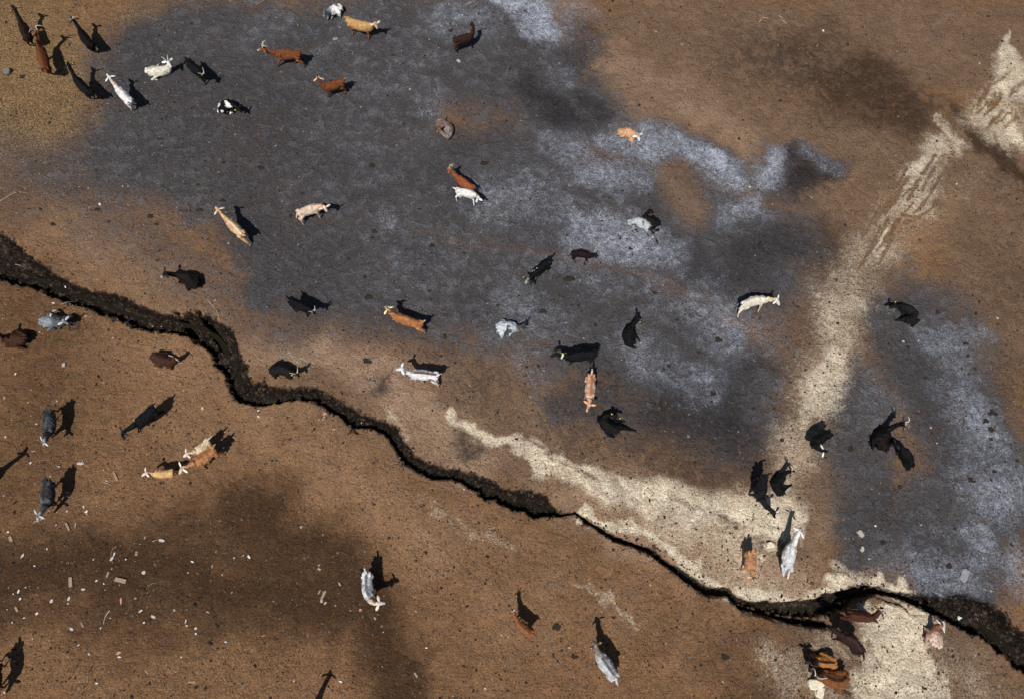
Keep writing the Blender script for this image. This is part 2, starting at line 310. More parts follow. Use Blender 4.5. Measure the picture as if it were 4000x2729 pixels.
c = g.mix(g.math('MULTIPLY', wetf, .97), c, g.mix(g.math('MULTIPLY', A('deep'), g.ramp(nmid, .38, .58)), fringe, inner))
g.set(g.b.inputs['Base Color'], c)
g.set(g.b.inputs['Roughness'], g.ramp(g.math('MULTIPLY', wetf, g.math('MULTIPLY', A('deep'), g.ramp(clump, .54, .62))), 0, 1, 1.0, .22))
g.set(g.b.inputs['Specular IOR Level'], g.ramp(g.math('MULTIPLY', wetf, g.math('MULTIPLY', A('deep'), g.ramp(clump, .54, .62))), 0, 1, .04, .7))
scr = g.noise(5, 4, .6, g.coords((1.0, 8.0, 1), (0, 0, math.radians(38))))
hgt = g.math('ADD', g.math('MULTIPLY', nfine, 1.1), g.math('MULTIPLY', clump, 1.6))
hgt = g.math('ADD', hgt, g.math('MULTIPLY', scr, .45)); hgt = g.math('ADD', hgt, g.math('MULTIPLY', ngrain, .5))
pk = g.voro(5.5, g.coords((1, 1.25, 1), (0, 0, .4))); hgt = g.math('ADD', hgt, g.math('MULTIPLY', g.ramp(g.math('ADD', pk['Distance'], cen(nfine, .15)), .10, .22), g.ramp(nmid, .42, .6, 0, .9)))
g.bump(hgt, .85, .036)
me.materials.append(g.m)

# shallow water thread in the gully
wb = NB('dark_water'); wb.b.inputs['Base Color'].default_value = (.012, .010, .006, 1); wb.b.inputs['Roughness'].default_value = .25; wb.b.inputs['Specular IOR Level'].default_value = .2
wb.bump(wb.noise(18, 3), .25, .02)
def ribbon(name, pts, z, mat):
    bm = bmesh.new(); prev = None; q = [P(a, b) for a, b, r in pts]
    # resample
    dense = []
    for i in range(len(q)-1):
        for k in range(6):
            t = k/6; v = q[i].lerp(q[i+1], t); dense.append((v, (pts[i][2]*(1-t) + pts[i+1][2]*t)*MPP))
    for i, (v, r) in enumerate(dense[:-1]):
        d = (dense[min(i+2, len(dense)-1)][0] - dense[max(i-2, 0)][0]).normalized(); s = Vector((-d.y, d.x, 0))
        w1 = r*(.8 + .5*mnoise.noise(v*1.7)); w2 = r*(.8 + .5*mnoise.noise(v*1.7 + Vector((9, 9, 9))))
        wob = s*mnoise.noise(v*.9)*r*.8
        zz = -min(.20 + .10*float(sstep(0, 8, v.x)) + .05*min(r/.22, .4), .12 + r/.22*1.4) - .022 + z
        a = bm.verts.new(v + wob + s*w1 + Vector((0, 0, zz))); b = bm.verts.new(v + wob - s*w2 + Vector((0, 0, zz)))
        if prev: bm.faces.new((prev[0], prev[1], b, a))
        prev = (a, b)
    m = bpy.data.meshes.new(name); bm.to_mesh(m); bm.free(); m.materials.append(mat)
    o = bpy.data.objects.new(name, m); COL.objects.link(o); return o
tag(ribbon('water', [(a, b, min(r, 46)*.22) for a, b, r in GULLY], .012, wb.m), kind='structure')

# ------------------------------------------------------------------ goats
BLACK = (.0045, .0042, .0055); DKBR = (.020, .0095, .0065); BROWN = (.17, .056, .020); ORANGE = (.33, .125, .036); TAN = (.50, .30, .125)
CREAM = (.62, .48, .34); WHITE = (.80, .80, .80); GREY = (.30, .33, .38); DGREY = (.028, .031, .038); PINKT = (.44, .27, .19); YEL = (.85, .72, .06)

def lerp(a, b, t): return a + (b - a)*t
def bez(p, n=4):
    """Catmull-Rom through points"""
    if len(p) < 3: return list(p)
    q = [p[0]*2 - p[1]] + list(p) + [p[-1]*2 - p[-2]]; out = []
    for i in range(1, len(q) - 2):
        for k in range(n):
            t = k/n; a, b, c, d = q[i-1], q[i], q[i+1], q[i+2]
            out.append(.5*((2*b) + (c - a)*t + (2*a - 5*b + 4*c - d)*t*t + (3*b - 3*c + d - a)*t**3))
    out.append(p[-1]); return out

def tube(bm, pts, rx, rz, n=14, up=Vector((0, 0, 1)), cap=True, pear=0.0):
    rings = []
    for i, p in enumerate(pts):
        d = (pts[min(i+1, len(pts)-1)] - pts[max(i-1, 0)])
        if d.length < 1e-6: d = Vector((1, 0, 0))
        d.normalize(); s = d.cross(up)
        if s.length < .15: s = d.cross(Vector((0, 1, 0)))
        s.normalize(); u = s.cross(d)
        rings.append([bm.verts.new(p + s*math.cos(2*math.pi*k/n)*rx[i]*(1 - pear*max(0, math.sin(2*math.pi*k/n))**1.5) + u*math.sin(2*math.pi*k/n)*rz[i]) for k in range(n)])
    for a, b in zip(rings, rings[1:]):
        for k in range(n): bm.faces.new((a[k], a[(k+1) % n], b[(k+1) % n], b[k]))
    if cap:
        for r, e, q in ((rings[0], pts[0], pts[1]), (rings[-1], pts[-1], pts[-2])):
            i = 0 if r is rings[0] else -1
            tip = bm.verts.new(e + (e - q).normalized()*min(rx[i], rz[i])*.7)
            for k in range(n):
                f = (r[(k+1) % n], r[k], tip) if r is rings[0] else (r[k], r[(k+1) % n], tip)
                bm.faces.new(f)

def link_mesh(name, bm, mat, parent, origin=Vector((0, 0, 0)), smooth=True):
    bmesh.ops.recalc_face_normals(bm, faces=bm.faces)
    for v in bm.verts: v.co -= origin
    m = bpy.data.meshes.new(name); bm.to_mesh(m); bm.free()
    if smooth: m.polygons.foreach_set('use_smooth', [True]*len(m.polygons))
    if mat: m.materials.append(mat)
    o = bpy.data.objects.new(name, m); COL.objects.link(o)
    if parent is not None: o.parent = parent
    return o

# coat: colour painted per vertex (markings), hair by noise
fur = NB('goat_coat')
ca = fur.n('ShaderNodeAttribute', attribute_name='coat').outputs['Color']
h1 = fur.noise(55, 5, .75); h2 = fur.noise(14, 5, .65, dist=.6)
ca = fur.mix(1.0, ca, fur.mix(fur.ramp(h1, .3, .7), (.62, .60, .58), (1.22, 1.22, 1.22)), 'MULTIPLY')
ca = fur.mix(1.0, ca, fur.mix(fur.ramp(h2, .35, .65), (.72, .69, .66), (1.14, 1.14, 1.14)), 'MULTIPLY')
fur.set(fur.b.inputs['Base Color'], ca); fur.b.inputs['Roughness'].default_value = .50
fur.b.inputs['Specular IOR Level'].default_value = .14
fur.bump(fur.math('ADD', h1, fur.math('MULTIPLY', h2, 2.2)), .9, .02)
def plain(name, col, rough=.6, nscale=40, amt=.25, spec=.3):
    b = NB(name); nn = b.noise(nscale, 4, .65)
    b.set(b.b.inputs['Base Color'], b.mix(1.0, col, b.mix(nn, (1-amt,)*3, (1+amt,)*3), 'MULTIPLY'))
    b.b.inputs['Roughness'].default_value = rough; b.b.inputs['Specular IOR Level'].default_value = spec
    b.bump(nn, .4, .006); return b.m
M_EAR = {}
def earmat(c):
    k = tuple(round(x, 3) for x in c)
    if k not in M_EAR: M_EAR[k] = plain('ear_hair', k, .7)
    return M_EAR[k]
M_HORN_P = plain('pale_horn', (.52, .47, .40), .5, 30); M_HORN_D = plain('dark_horn', (.06, .05, .045), .45, 30)
M_TAG = plain('yellow_plastic', (.86, .70, .05), .35, 20, .05); M_TAGW = plain('white_plastic', (.8, .8, .74), .35, 20, .05)
M_COLLAR = plain('collar_web', (.62, .62, .68), .6, 60); M_GREENTAG = plain('lime_plastic', (.55, .78, .04), .35, 20, .1)

GOATS = []; RAW = []
def goat(short, label, t, spine, poll, nose, coat=BLACK, lie=False, S=1.0, zh=None, zn=None, feet=None, tail=None, tz=None,
         head=None, legs=None, neck=None, belly=None, ear=None, horns=None, tags=(), patch=None, stripe=None, muzzle=None, fat=1.0,
         tailc=None, collar=False, earang=0.0, rumpc=None, ears2=True, fold=0):
    zs = (.30 if lie else .66)*S
    if zh is None: zh = .46 if lie else .80
    if zn is None: zn = zh - .10
    zh *= S; zn *= S
    sp = [P(*t(*q), zs) for q in spine]
    if len(sp) == 2: sp = [sp[0], sp[0].lerp(sp[1], .5) - Vector((0, 0, .012)), sp[1]]
    pl = P(*t(*poll), zh); no = P(*t(*nose), zn)
    # keep the muzzle a sensible length
    hv = no - pl
    if hv.length > .27*S: no = pl + hv.normalized()*.27*S
    if hv.length < .15*S:
        hv.z -= .08*S; no = pl + hv.normalized()*.18*S
    path = bez(sp, 5); L = [0]
    for a, b in zip(path, path[1:]): L.append(L[-1] + (b - a).length)
    tot = L[-1]
    rump, wit = path[0], path[-1]
    fr = (path[1] - path[0]).normalized(); ff = (path[-1] - path[-2]).normalized(); fr.z = ff.z = 0; fr.normalize(); ff.normalize()
    # trunk
    pts, rx, rz = [], [], []
    ks = [(-.10, .050, .055, .05), (-.04, .085, .095, .01), (.06, .112, .125, 0), (.2, .122, .14, 0), (.42, .148, .165, 0), (.62, .150, .17, 0), (.82, .125, .172, .0), (.96, .100, .15, .01), (1.08, .066, .10, .03)]
    wl = 1.02 if lie else .92
    for k, a, b, dz in ks:
        if k < 0: p = rump + fr*k*tot
        elif k > 1: p = wit + ff*(k-1)*tot
        else:
            d = k*tot; i = max(j for j in range(len(L)) if L[j] <= d + 1e-9); i = min(i, len(L)-2)
            p = path[i].lerp(path[i+1], (d - L[i])/max(L[i+1]-L[i], 1e-6))
        a *= S*fat*wl; b *= S*(fat*.5+.5)*(.9 if lie else 1)
        pts.append(p - Vector((0, 0, b + dz*S))); rx.append(a); rz.append(b)
    bm = bmesh.new(); tube(bm, pts, rx, rz, 20, pear=.38)
    for sd_ in (-1, 1):        # hip and shoulder points
        hx = pts[1] + Vector((fr.y, -fr.x, 0))*sd_*.072*S + Vector((0, 0, .045*S)); tube(bm, [hx - fr*.05*S, hx, hx + fr*.07*S], [.02*S, .038*S, .02*S], [.02*S, .036*S, .02*S], 8)
        hx = pts[6] + Vector((ff.y, -ff.x, 0))*sd_*.075*S*fat + Vector((0, 0, .03*S)); tube(bm, [hx - ff*.06*S, hx, hx + ff*.07*S], [.03*S, .052*S, .03*S], [.05*S, .09*S, .05*S], 8)
    caps = [('trunk', pts[i], pts[i+1], (rx[i]+rx[i+1]+rz[i]+rz[i+1])/4) for i in range(len(pts)-1)]
    # neck and head
    nb = wit + ff*.02*S - Vector((0, 0, .10*S)); pc = pl - Vector((0, 0, .045*S))
    nn = (pc - nb).length; mid = nb.lerp(pc, .5) + ff*nn*.10 - Vector((0, 0, .02*S))
    npts = bez([nb, mid, pc], 3); m = len(npts)
    nr = [lerp(.088, .050, (i/(m-1))**.75)*S for i in range(m)]
    tube(bm, npts, [r*.80 for r in nr], [r*1.12 for r in nr], 14)
    caps += [('neck', npts[i], npts[i+1], nr[i]) for i in range(m-1)]
    hd = (no - pc).normalized(); hl = (no - pc).length
    hp = [pc - hd*.035*S, pc + hd*.02*S, pc + hd*hl*.35, pc + hd*hl*.65, pc + hd*hl*.92, no]
    tube(bm, hp, [v*S for v in (.035, .050, .047, .034, .028, .018)], [v*S for v in (.040, .056, .052, .040, .032, .020)], 14)
    caps += [('head', hp[0], hp[3], .045*S), ('muzzle', hp[3], hp[5], .03*S)]
    # tail
    if tail: tp = P(*t(*tail), (tz if tz is not None else (.22 if lie else .66))*S)
    else: tp = rump - fr*(.11 if lie else .17)*S + Vector((fr.y, -fr.x, 0))*.03*S + Vector((0, 0, -.12*S if lie else -.02*S))
    ts = rump - fr*.04*S - Vector((0, 0, .03*S))
    if (tp - ts).length > .24*S: tp = ts + (tp - ts).normalized()*.24*S
    tm = ts.lerp(tp, .5) + Vector((0, 0, .02*S))
    tube(bm, [ts, tm, tp], [.034*S, .028*S, .014*S], [.026*S, .02*S, .012*S], 8)
    caps.append(('tail', tm, tp, .02*S)); caps.append(('trunk', ts, tm, .03*S))
    # legs
    rnd = random.Random(len(GOATS)*7 + 3)
    sr = Vector((fr.y, -fr.x, 0)); sf = Vector((ff.y, -ff.x, 0))
    feet = feet or {}
    for key in ('fl', 'fr', 'hl', 'hr'):
        side = -1 if key[1] == 'l' else 1; front = key[0] == 'f'
        fw = ff if front else fr; sd = (sf if front else sr)*side
        base = (pts[6] if front else pts[2]); gp = feet.get(key)
        if not lie:
            top = base + sd*(.055 if front else .06)*S*fat - Vector((0, 0, .03*S))
            if gp: foot = P(*t(*gp), .015)
            else:
                foot = Vector((base.x, base.y, .015)) + sd*.085*S + fw*(rnd.uniform(-.09, .10) + (.03 if front else -.03))*S
            v = foot - top; ln = v.length; mx = .62*S
            if ln > mx: foot = top + v*(mx/ln) if v.z > -.3 else Vector((top.x + v.x*.9, top.y + v.y*.9, .015))
            if front:
                kn = top.lerp(foot, .50) + fw*.012*S
                lp = [top, top.lerp(kn, .55), kn, kn.lerp(foot, .75), foot]; lr = [.075, .046, .028, .019, .023]
            else:
                st = top.lerp(foot, .30) + fw*.05*S; hk = top.lerp(foot, .60) - fw*.055*S
                lp = [top, st, hk, hk.lerp(foot, .6) - fw*.01*S, foot]; lr = [.088, .066, .030, .019, .024]
        else:
            if front:
                top = base + sd*.06*S - Vector((0, 0, .02*S)); kn = Vector((base.x, base.y, .05*S)) + sd*.13*S + fw*.14*S
                foot = P(*t(*gp), .025*S) if gp else Vector((base.x, base.y, .03*S)) + sd*.15*S - fw*.03*S
                if gp:
                    kn = top.lerp(foot, .5); kn.z = .07*S
                lp = [top, top.lerp(kn, .6), kn, kn.lerp(foot, .7), foot]; lr = [.075, .050, .034, .023, .024]
            else:
                top = base + sd*.06*S; st = Vector((base.x, base.y, .13*S)) + sd*.15*S + fw*.20*S
                hk = Vector((base.x, base.y, .045*S)) + sd*.19*S - fw*.02*S
                foot = Vector((base.x, base.y, .03*S)) + sd*.20*S + fw*.17*S
                if gp:
                    foot = P(*t(*gp), .025*S); st = top.lerp(foot, .35); st.z = .14*S; hk = top.lerp(foot, .68); hk.z = .05*S
                lp = [top, st, hk, hk.lerp(foot, .6), foot]; lr = [.095, .078, .034, .022, .024]
        if gp and lie:
            v = foot - top; v.z = 0
            if v.length > .62*S:
                foot = Vector((top.x, top.y, foot.z)) + v.normalized()*.62*S; lp[-1] = foot
        if gp and lie and (foot - top).length > .38*S: lr = [r*k for r, k in zip(lr, (.85, .62, .85, 1, 1))]
        lr = [r*S for r in lr]
        tube(bm, lp, lr, lr, 10)
        caps += [('trunk', lp[0], lp[1], lr[0]), ('leg', lp[1], lp[2], lr[2]), ('leg', lp[2], lp[4], lr[3]), ('hoof', lp[4] + Vector((0, 0, .01)), lp[4], .02*S)]
    org = Vector(((rump.x+wit.x)/2, (rump.y+wit.y)/2, 0))
    raw = link_mesh('goat_body_raw', bm, None, None, org)
    md = raw.modifiers.new('r', 'REMESH'); md.mode = 'VOXEL'; md.voxel_size = .0135
    sm = raw.modifiers.new('s', 'SMOOTH'); sm.factor = .5; sm.iterations = 2
    root = bpy.data.objects.new('goat', None); COL.objects.link(root); root.location = org; root.empty_display_size = .2
    tag(root, label, 'goat', 'goats of the herd')
    cd = dict(trunk=coat, neck=neck or coat, head=head or coat, muzzle=muzzle or head or coat, tail=tailc or coat, leg=legs or coat, hoof=(.03, .025, .02))
    RAW.append((raw, root, caps, cd, dict(belly=belly, patch=patch, stripe=stripe, path=path, org=org, S=S, rumpc=rumpc, seed=len(GOATS))))
    # ears
    hs = Vector((hd.y, -hd.x, 0)); hs = hs.normalized() if hs.length > .05 else Vector((1, 0, 0))
    hu = hs.cross(hd).normalized()
    if hu.z < 0: hu = -hu
    ec = ear or head or coat
    for side in (-1, 1):
        a = pc + hs*side*.038*S + hd*.0*S + hu*.025*S
        dr = (hs*side*1.0 - hd*.42 - Vector((0, 0, .22)) + hu*.05).normalized()
        le = .138*S; wv = hd
        bm = bmesh.new(); prof = [(0, .012, .010), (.25, .030, .011), (.55, .036, .010), (.85, .024, .008), (1, .005, .004)]
        tube(bm, [a + dr*le*k - Vector((0, 0, .02*S*k*k)) for k, _, _ in prof], [w*S for _, w, _ in prof], [h*S*1.0 for _, _, h in prof], 10, up=hu)
        eo = link_mesh('ear', bm, earmat(ec), root, org)
        if ('l' if side < 0 else 'r') in tags or 'b' in tags:
            bm = bmesh.new(); c0 = a + dr*le*.6 + hu*.014*S
            bmesh.ops.create_cube(bm, size=1, matrix=Matrix.Translation(c0) @ Matrix((dr, hd, hu)).transposed().to_4x4() @ Matrix.Diagonal((0.024, .028, .005, 1)))
            bmesh.ops.bevel(bm, geom=bm.edges[:], offset=.0025, segments=1, affect='EDGES')
            link_mesh('ear_tag', bm, M_TAG, eo, org, False)
    if horns:
        ln = horns[1] if isinstance(horns, tuple) else .22; hc = horns[0] if isinstance(horns, tuple) else horns
        spread = horns[2] if isinstance(horns, tuple) and len(horns) > 2 else .5
        for side in (-1, 1):
            a = pc + hs*side*.022*S + hu*.045*S
            q = [a, a + hu*ln*.40 - hd*ln*.15 + hs*side*ln*.10, a + hu*ln*.60 - hd*ln*.50 + hs*side*ln*spread*.5, a + hu*ln*.50 - hd*ln*.85 + hs*side*ln*spread]
            q = bez(q, 4); bm = bmesh.new(); n_ = len(q)
            rr = [lerp(.017, .004, i/(n_-1))*S for i in range(n_)]
            tube(bm, q, rr, [r*1.25 for r in rr], 8)
            link_mesh('horn', bm, M_HORN_P if hc == 'pale' else M_HORN_D, root, org)
    if collar:
        i = max(1, m//2); c0 = npts[i]; d = (npts[i+1 if i+1 < m else i] - npts[i-1]).normalized(); s1 = d.cross(Vector((0, 0, 1))).normalized(); u1 = s1.cross(d)
        bm = bmesh.new(); n_ = 20; R1, R2 = nr[i]*.80 + .016, nr[i]*1.12 + .016; rings = []
        for w in (-.024, .024):
            for e in (0, .006):
                rings.append([bm.verts.new(c0 + d*w + s1*math.cos(2*math.pi*k/n_)*(R1+e) + u1*math.sin(2*math.pi*k/n_)*(R2+e)) for k in range(n_)])
        for a_, b_ in ((0, 1), (1, 3), (3, 2), (2, 0)):
            for k in range(n_): bm.faces.new((rings[a_][k], rings[a_][(k+1) % n_], rings[b_][(k+1) % n_], rings[b_][k]))
        co = link_mesh('collar', bm, M_COLLAR, root, org)
        bm = bmesh.new(); bmesh.ops.create_cube(bm, size=1, matrix=Matrix.Translation(c0 + u1*(R2+.018)) @ Matrix((d, s1, u1)).transposed().to_4x4() @ Matrix.Diagonal((.045, .075, .014, 1)))
        bmesh.ops.bevel(bm, geom=bm.edges[:], offset=.005, segments=2, affect='EDGES'); link_mesh('collar_tag', bm, M_GREENTAG, co, org, False)
    GOATS.append((short, org)); return root

def bake_goats():
    dg = bpy.context.evaluated_depsgraph_get(); dg.update()
    for raw, root, caps, cd, ex in RAW:
        m = bpy.data.meshes.new_from_object(raw.evaluated_get(dg)); m.name = 'body'
        n = len(m.vertices); co = np.empty(n*3, np.float32); m.vertices.foreach_get('co', co); co = co.reshape(-1, 3) + np.array(ex['org'])
        nv = len(m.vertices); nr_ = np.empty(nv*3, np.float32); m.vertices.foreach_get('normal', nr_); nr_ = nr_.reshape(-1, 3)
        hn = (vnoise(co[:, 0]*1.0 + co[:, 2], co[:, 1] + co[:, 2]*.7, 9, ex['seed']) - .5)*.016 + (vnoise(co[:, 0] + co[:, 2]*.8, co[:, 1] - co[:, 2], 34, ex['seed']+1) - .5)*.012
        hn *= np.clip(co[:, 2]/.15, .2, 1)
        loc = co - np.array(ex['org']) + nr_*hn[:, None]; m.vertices.foreach_set('co', loc.astype(np.float32).ravel()); m.update()
        names = ['trunk', 'neck', 'head', 'muzzle', 'tail', 'leg', 'hoof']; D = {k: np.full(n, 9.0) for k in names}
        for k, a, b, r in caps:
            a = np.array(a); b = np.array(b); ab = b - a; tt = np.clip(((co - a) @ ab)/(ab @ ab + 1e-9), 0, 1)
            D[k] = np.minimum(D[k], np.linalg.norm(co - a - tt[:, None]*ab, axis=1) - r)
        w = np.stack([np.exp(-(D[k] - (.012 if k == 'hoof' else 0))/.012) for k in names]); w /= w.sum(0)
        colr = sum(w[i][:, None]*np.array(cd[k])[None] for i, k in enumerate(names))
        S = ex['S']; body = w[0] + w[1]*.6 + w[5]*.4
        def mixc(f, c): 
            nonlocal colr
            colr = colr*(1 - f[:, None]) + np.array(c)[None]*f[:, None]
        pa = np.array([list(p) for p in ex['path']]); dz = np.full(n, 9.0)
        for a, b in zip(pa, pa[1:]):
            ab = b - a; tt = np.clip(((co - a) @ ab)/(ab @ ab + 1e-9), 0, 1); dz = np.minimum(dz, np.linalg.norm(co - a - tt[:, None]*ab, axis=1))
        if ex['belly']: mixc(body*np.clip((dz/S - .20)/.10, 0, 1), ex['belly'])
        if ex['rumpc']:
            dr = np.linalg.norm(co - pa[0], axis=1); mixc(np.clip((.30*S - dr)/(.1*S), 0, 1)*(1 - w[4]), ex['rumpc'])
        if ex['patch']:
            pc_, sc, th, sh = ex['patch'][:4]; off = Vector((ex['seed']*3.1, 7.7, 1.3))
            nz = np.array([mnoise.fractal((Vector(v) + off)*sc, 1.0, 2.0, 3) for v in co.tolist()])
            where = np.ones(n) if len(ex['patch']) > 4 else (w[0] + w[1] + w[5])
            mixc(np.clip((nz - th)/sh + .5, 0, 1)*where, pc_)
        if ex['stripe']: mixc(np.clip((.045*S - dz)/(.02*S), 0, 1)*w[0], ex['stripe'])
        at = m.attributes.new('coat', 'FLOAT_COLOR', 'POINT'); full = np.ones((n, 4), np.float32); full[:, :3] = colr; at.data.foreach_set('color', full.ravel())
        m.materials.clear(); m.materials.append(fur.m); m.polygons.foreach_set('use_smooth', np.ones(len(m.polygons), bool))
        o = bpy.data.objects.new('body', m); COL.objects.link(o); o.parent = root
        old = raw.data; bpy.data.objects.remove(raw); bpy.data.meshes.remove(old)

A0 = T((0, 0)); B0 = T((1000, 0)); C0 = T((2000, 0)); D1 = T((0, 700)); E1 = T((1000, 700)); F1 = T((2000, 700)); G1 = T((3000, 700))
H2 = T((0, 1400)); I2 = T((1000, 1400)); J2 = T((2000, 1400)); K2 = T((3000, 1400)); L3 = T((0, 2029)); M3 = T((1000, 2029)); N3 = T((2000, 2029)); O3 = T((3000, 2029))
# ---- top left
goat('dark corner goat', 'dark brown goat with two yellow ear tags, neck stretched up, at the top left corner', A0, [(222,315),(192,240),(162,170)], (122,72), (104,48), DKBR, legs=DKBR, tags='b', feet=dict(hl=(262,398), hr=(280,380), fr=(254,276)), zh=.86, zn=.78)
goat('chestnut corner goat', 'chestnut goat with long pale curved horns, standing directly behind the dark corner goat', A0, [(385,590),(348,480),(322,370)], (326,272), (312,250), BROWN, horns=('pale', .25, .7), tags='r', feet=dict(hl=(440,645), hr=(456,652), fl=(412,545), fr=(420,515)), patch=(DKBR, 3.5, .25, .2), zh=.88, zn=.74, fat=1.05)
goat('pale-faced black goat', 'black goat with small pale horns and face stripe, at the top left, beside the chestnut', A0, [(785,378),(730,310),(686,235)], (645,172), (625,150), BLACK, horns=('pale', .13), feet=dict(hl=(833,460), hr=(850,457)), zh=.82, muzzle=(.2,.2,.2), S=.95)
goat('yellow-tagged black goat', 'black goat with a yellow right ear tag, standing left of the slim white goat', A0, [(778,800),(710,740),(648,665)], (603,572), (594,548), BLACK, tags='r', feet=dict(hl=(790,862), hr=(835,876)), zh=.84)
goat('slim white goat', 'slim white goat with pinkish neck and trailing hind legs, standing near the top left', A0, [(1128,872),(1075,812),(1018,752)], (965,680), (948,660), WHITE, neck=(.72,.60,.52), feet=dict(hl=(1166,978), hr=(1160,922)), zh=.84, ear=(.8,.72,.66), S=.97)
goat('resting white goat', 'white horned goat lying with folded legs near the top left', A0, [(1300,612),(1385,600),(1470,585)], (1480,535), (1516,598), (.70,.68,.58), lie=True, horns=('pale', .16), head=WHITE, zh=.56, zn=.44, feet=dict(fr=(1490,664), hl=(1412,565)), fat=1.04)
goat('head-down black goat', 'black goat with whitish curved horns and lowered head, right of the resting white goat', A0, [(1662,530),(1705,575),(1765,618)], (1780,652), (1828,705), BLACK, horns=('pale', .18, .5), feet=dict(fl=(1820,750), fr=(1800,722), hr=(1722,652)), zh=.72, zn=.52)
goat('piebald goat', 'black goat with white blotches and one yellow ear tag, lying curled at upper left', A0, [(1960,960),(1985,890),(2060,915)], (2105,950), (2140,985), BLACK, lie=True, patch=(WHITE, 5, .30, .06), tags='r', zh=.48, zn=.40, fat=1.1)
# ---- top middle
b1 = T((1200, 0), 6.58)
goat('grey-white goat', 'grey-white goat with painted chest shade, lying at the top edge above the golden goat', b1, [(815,170),(720,130),(590,200)], (435,270), (430,430), (.42,.46,.50), lie=True, patch=(DGREY, 3, .25, .15), head=DGREY, muzzle=WHITE, feet=dict(hl=(860,480), fl=(610,515), fr=(510,530)), ear=DGREY, zh=.5, zn=.34, legs=GREY, rumpc=WHITE)  # dark coat patches: mottling plus the head's shadow on the chest
goat('golden goat', 'golden tan goat with pale face and reddish legs, standing side-on near the top edge', B0, [(812,158),(900,185),(1005,203)], (1055,200), (1073,258), TAN, legs=(.28,.11,.06), head=(.66,.50,.38), feet=dict(hl=(862,312), hr=(880,292), fl=(1000,356), fr=(1006,338)), tail=(780,150), zh=.78, zn=.60, fat=1.1)
goat('striding brown goat', 'reddish brown goat with pale horns and white chin, striding left near the top', B0, [(368,455),(265,440),(165,445)], (62,420), (14,446), BROWN, horns=('pale', .20), tags='r', muzzle=WHITE, feet=dict(fl=(192,588), fr=(290,550), hl=(428,594), hr=(332,562)), tail=(408,455), zh=.80, zn=.72, belly=(.30,.13,.06), legs=(.14,.05,.022), S=1.05)
goat('cream-eared brown goat', 'medium brown goat with cream ears and white tail tip, below the striding brown goat', B0, [(760,700),(680,720),(600,745)], (550,690), (546,664), BROWN, ear=(.62,.42,.28), horns=('pale', .16, .15), tailc=(.6,.5,.42), feet=dict(fl=(645,862), fr=(640,850), hl=(785,832), hr=(760,808)), tail=(812,690), zh=.86, zn=.78, S=.95)
goat('chocolate goat', 'dark chocolate brown goat with neck turned up, standing at the top centre', B0, [(1765,335),(1835,310),(1905,290)], (1918,200), (1895,205), (.035,.014,.009), feet=dict(hl=(1790,472), hr=(1776,455), fl=(1918,427), fr=(1906,408)), tail=(1742,388), tz=.5, zh=.92, zn=.84, S=1.0)
b6 = T((1650, 440), 6.58)
goat('curled taupe goat', 'taupe brown goat with two yellow ear tags, curled up with its head on its flank', b6, [(420,240),(530,200),(640,260),(690,400),(640,530)], (440,405), (335,400), (.19,.13,.11), lie=True, tags='b', head=(.11,.055,.04), patch=((.34,.29,.27), 3, .15, .3), feet=dict(fl=(590,625), fr=(690,610)), zh=.40, zn=.26, fat=.95)
goat('reddish goat', 'reddish brown goat with pale horns, standing directly above the bright white goat', B0, [(1912,1648),(1845,1595),(1775,1545)], (1718,1490), (1690,1492), (.26,.085,.032), horns=('pale', .16), tags='r', feet=dict(fl=(1785,1650), fr=(1800,1640)), zh=.80, muzzle=(.4,.25,.18), S=.92)
goat('ash-bed tan goat', 'orange tan goat with white face and curved pale horns, lying alone on pale ash', C0, [(965,1160),(1030,1140),(1095,1178)], (1118,1195), (1126,1252), (.62,.36,.20), lie=True, head=WHITE, ear=(.8,.75,.7), horns=('pale', .18, .7), feet=dict(hr=(982,1218), hl=(945,1150)), patch=((.34,.17,.09), 2.2, .3, .2), zh=.44, zn=.30, fat=1.05)
# ---- left middle
goat('long tan goat', 'long light tan goat with one hind leg stretched far back, left of the cream goat', D1, [(2128,470),(2065,405),(1998,340)], (1930,268), (1910,250), (.62,.38,.20), feet=dict(hl=(2222,588), hr=(2185,490)), zh=.84, head=(.66,.50,.40), stripe=(.75,.62,.45), patch=((.72,.52,.33), 3, .2, .3), ear=(.7,.5,.3))
goat('white-muzzled goat', 'blackish brown goat with white muzzle, lying on brown soil above the stream', D1, [(1700,930),(1660,850),(1570,835)], (1462,825), (1428,868), (.010,.0065,.0065), lie=True, muzzle=WHITE, zh=.50, zn=.36, fat=1.06, S=1.08)
d3 = T((120, 1180), 5.98)
goat('grey roan goat', 'blue-grey roan goat with white striped face, lying beside a coil of wire', d3, [(230,440),(400,400),(630,440)], (755,425), (865,515), (.10,.115,.14), lie=True, patch=((.24,.27,.31), 4, .1, .35), head=(.5,.5,.52), feet=dict(fr=(690,640), fl=(850,510)), zh=.46, zn=.34, fat=1.04, rumpc=(.28,.31,.35))
goat('dark kid', 'small dark grey kid with one pale ear, lying against the grey roan goat', d3, [(940,400),(830,370),(700,360)], (480,240), (405,205), (.05,.045,.045), lie=True, S=.72, ear=(.4,.4,.42), neck=(.03,.02,.02), zh=.42, zn=.36)
goat('edge brown goat', 'dark reddish brown goat lying half out of the picture at the left edge', D1, [(190,1400),(110,1395),(20,1400)], (-20,1370), (-60,1400), (.055,.022,.013), lie=True, zh=.50, S=1.1, fat=1.04)
d5 = T((560, 1330), 5.98)
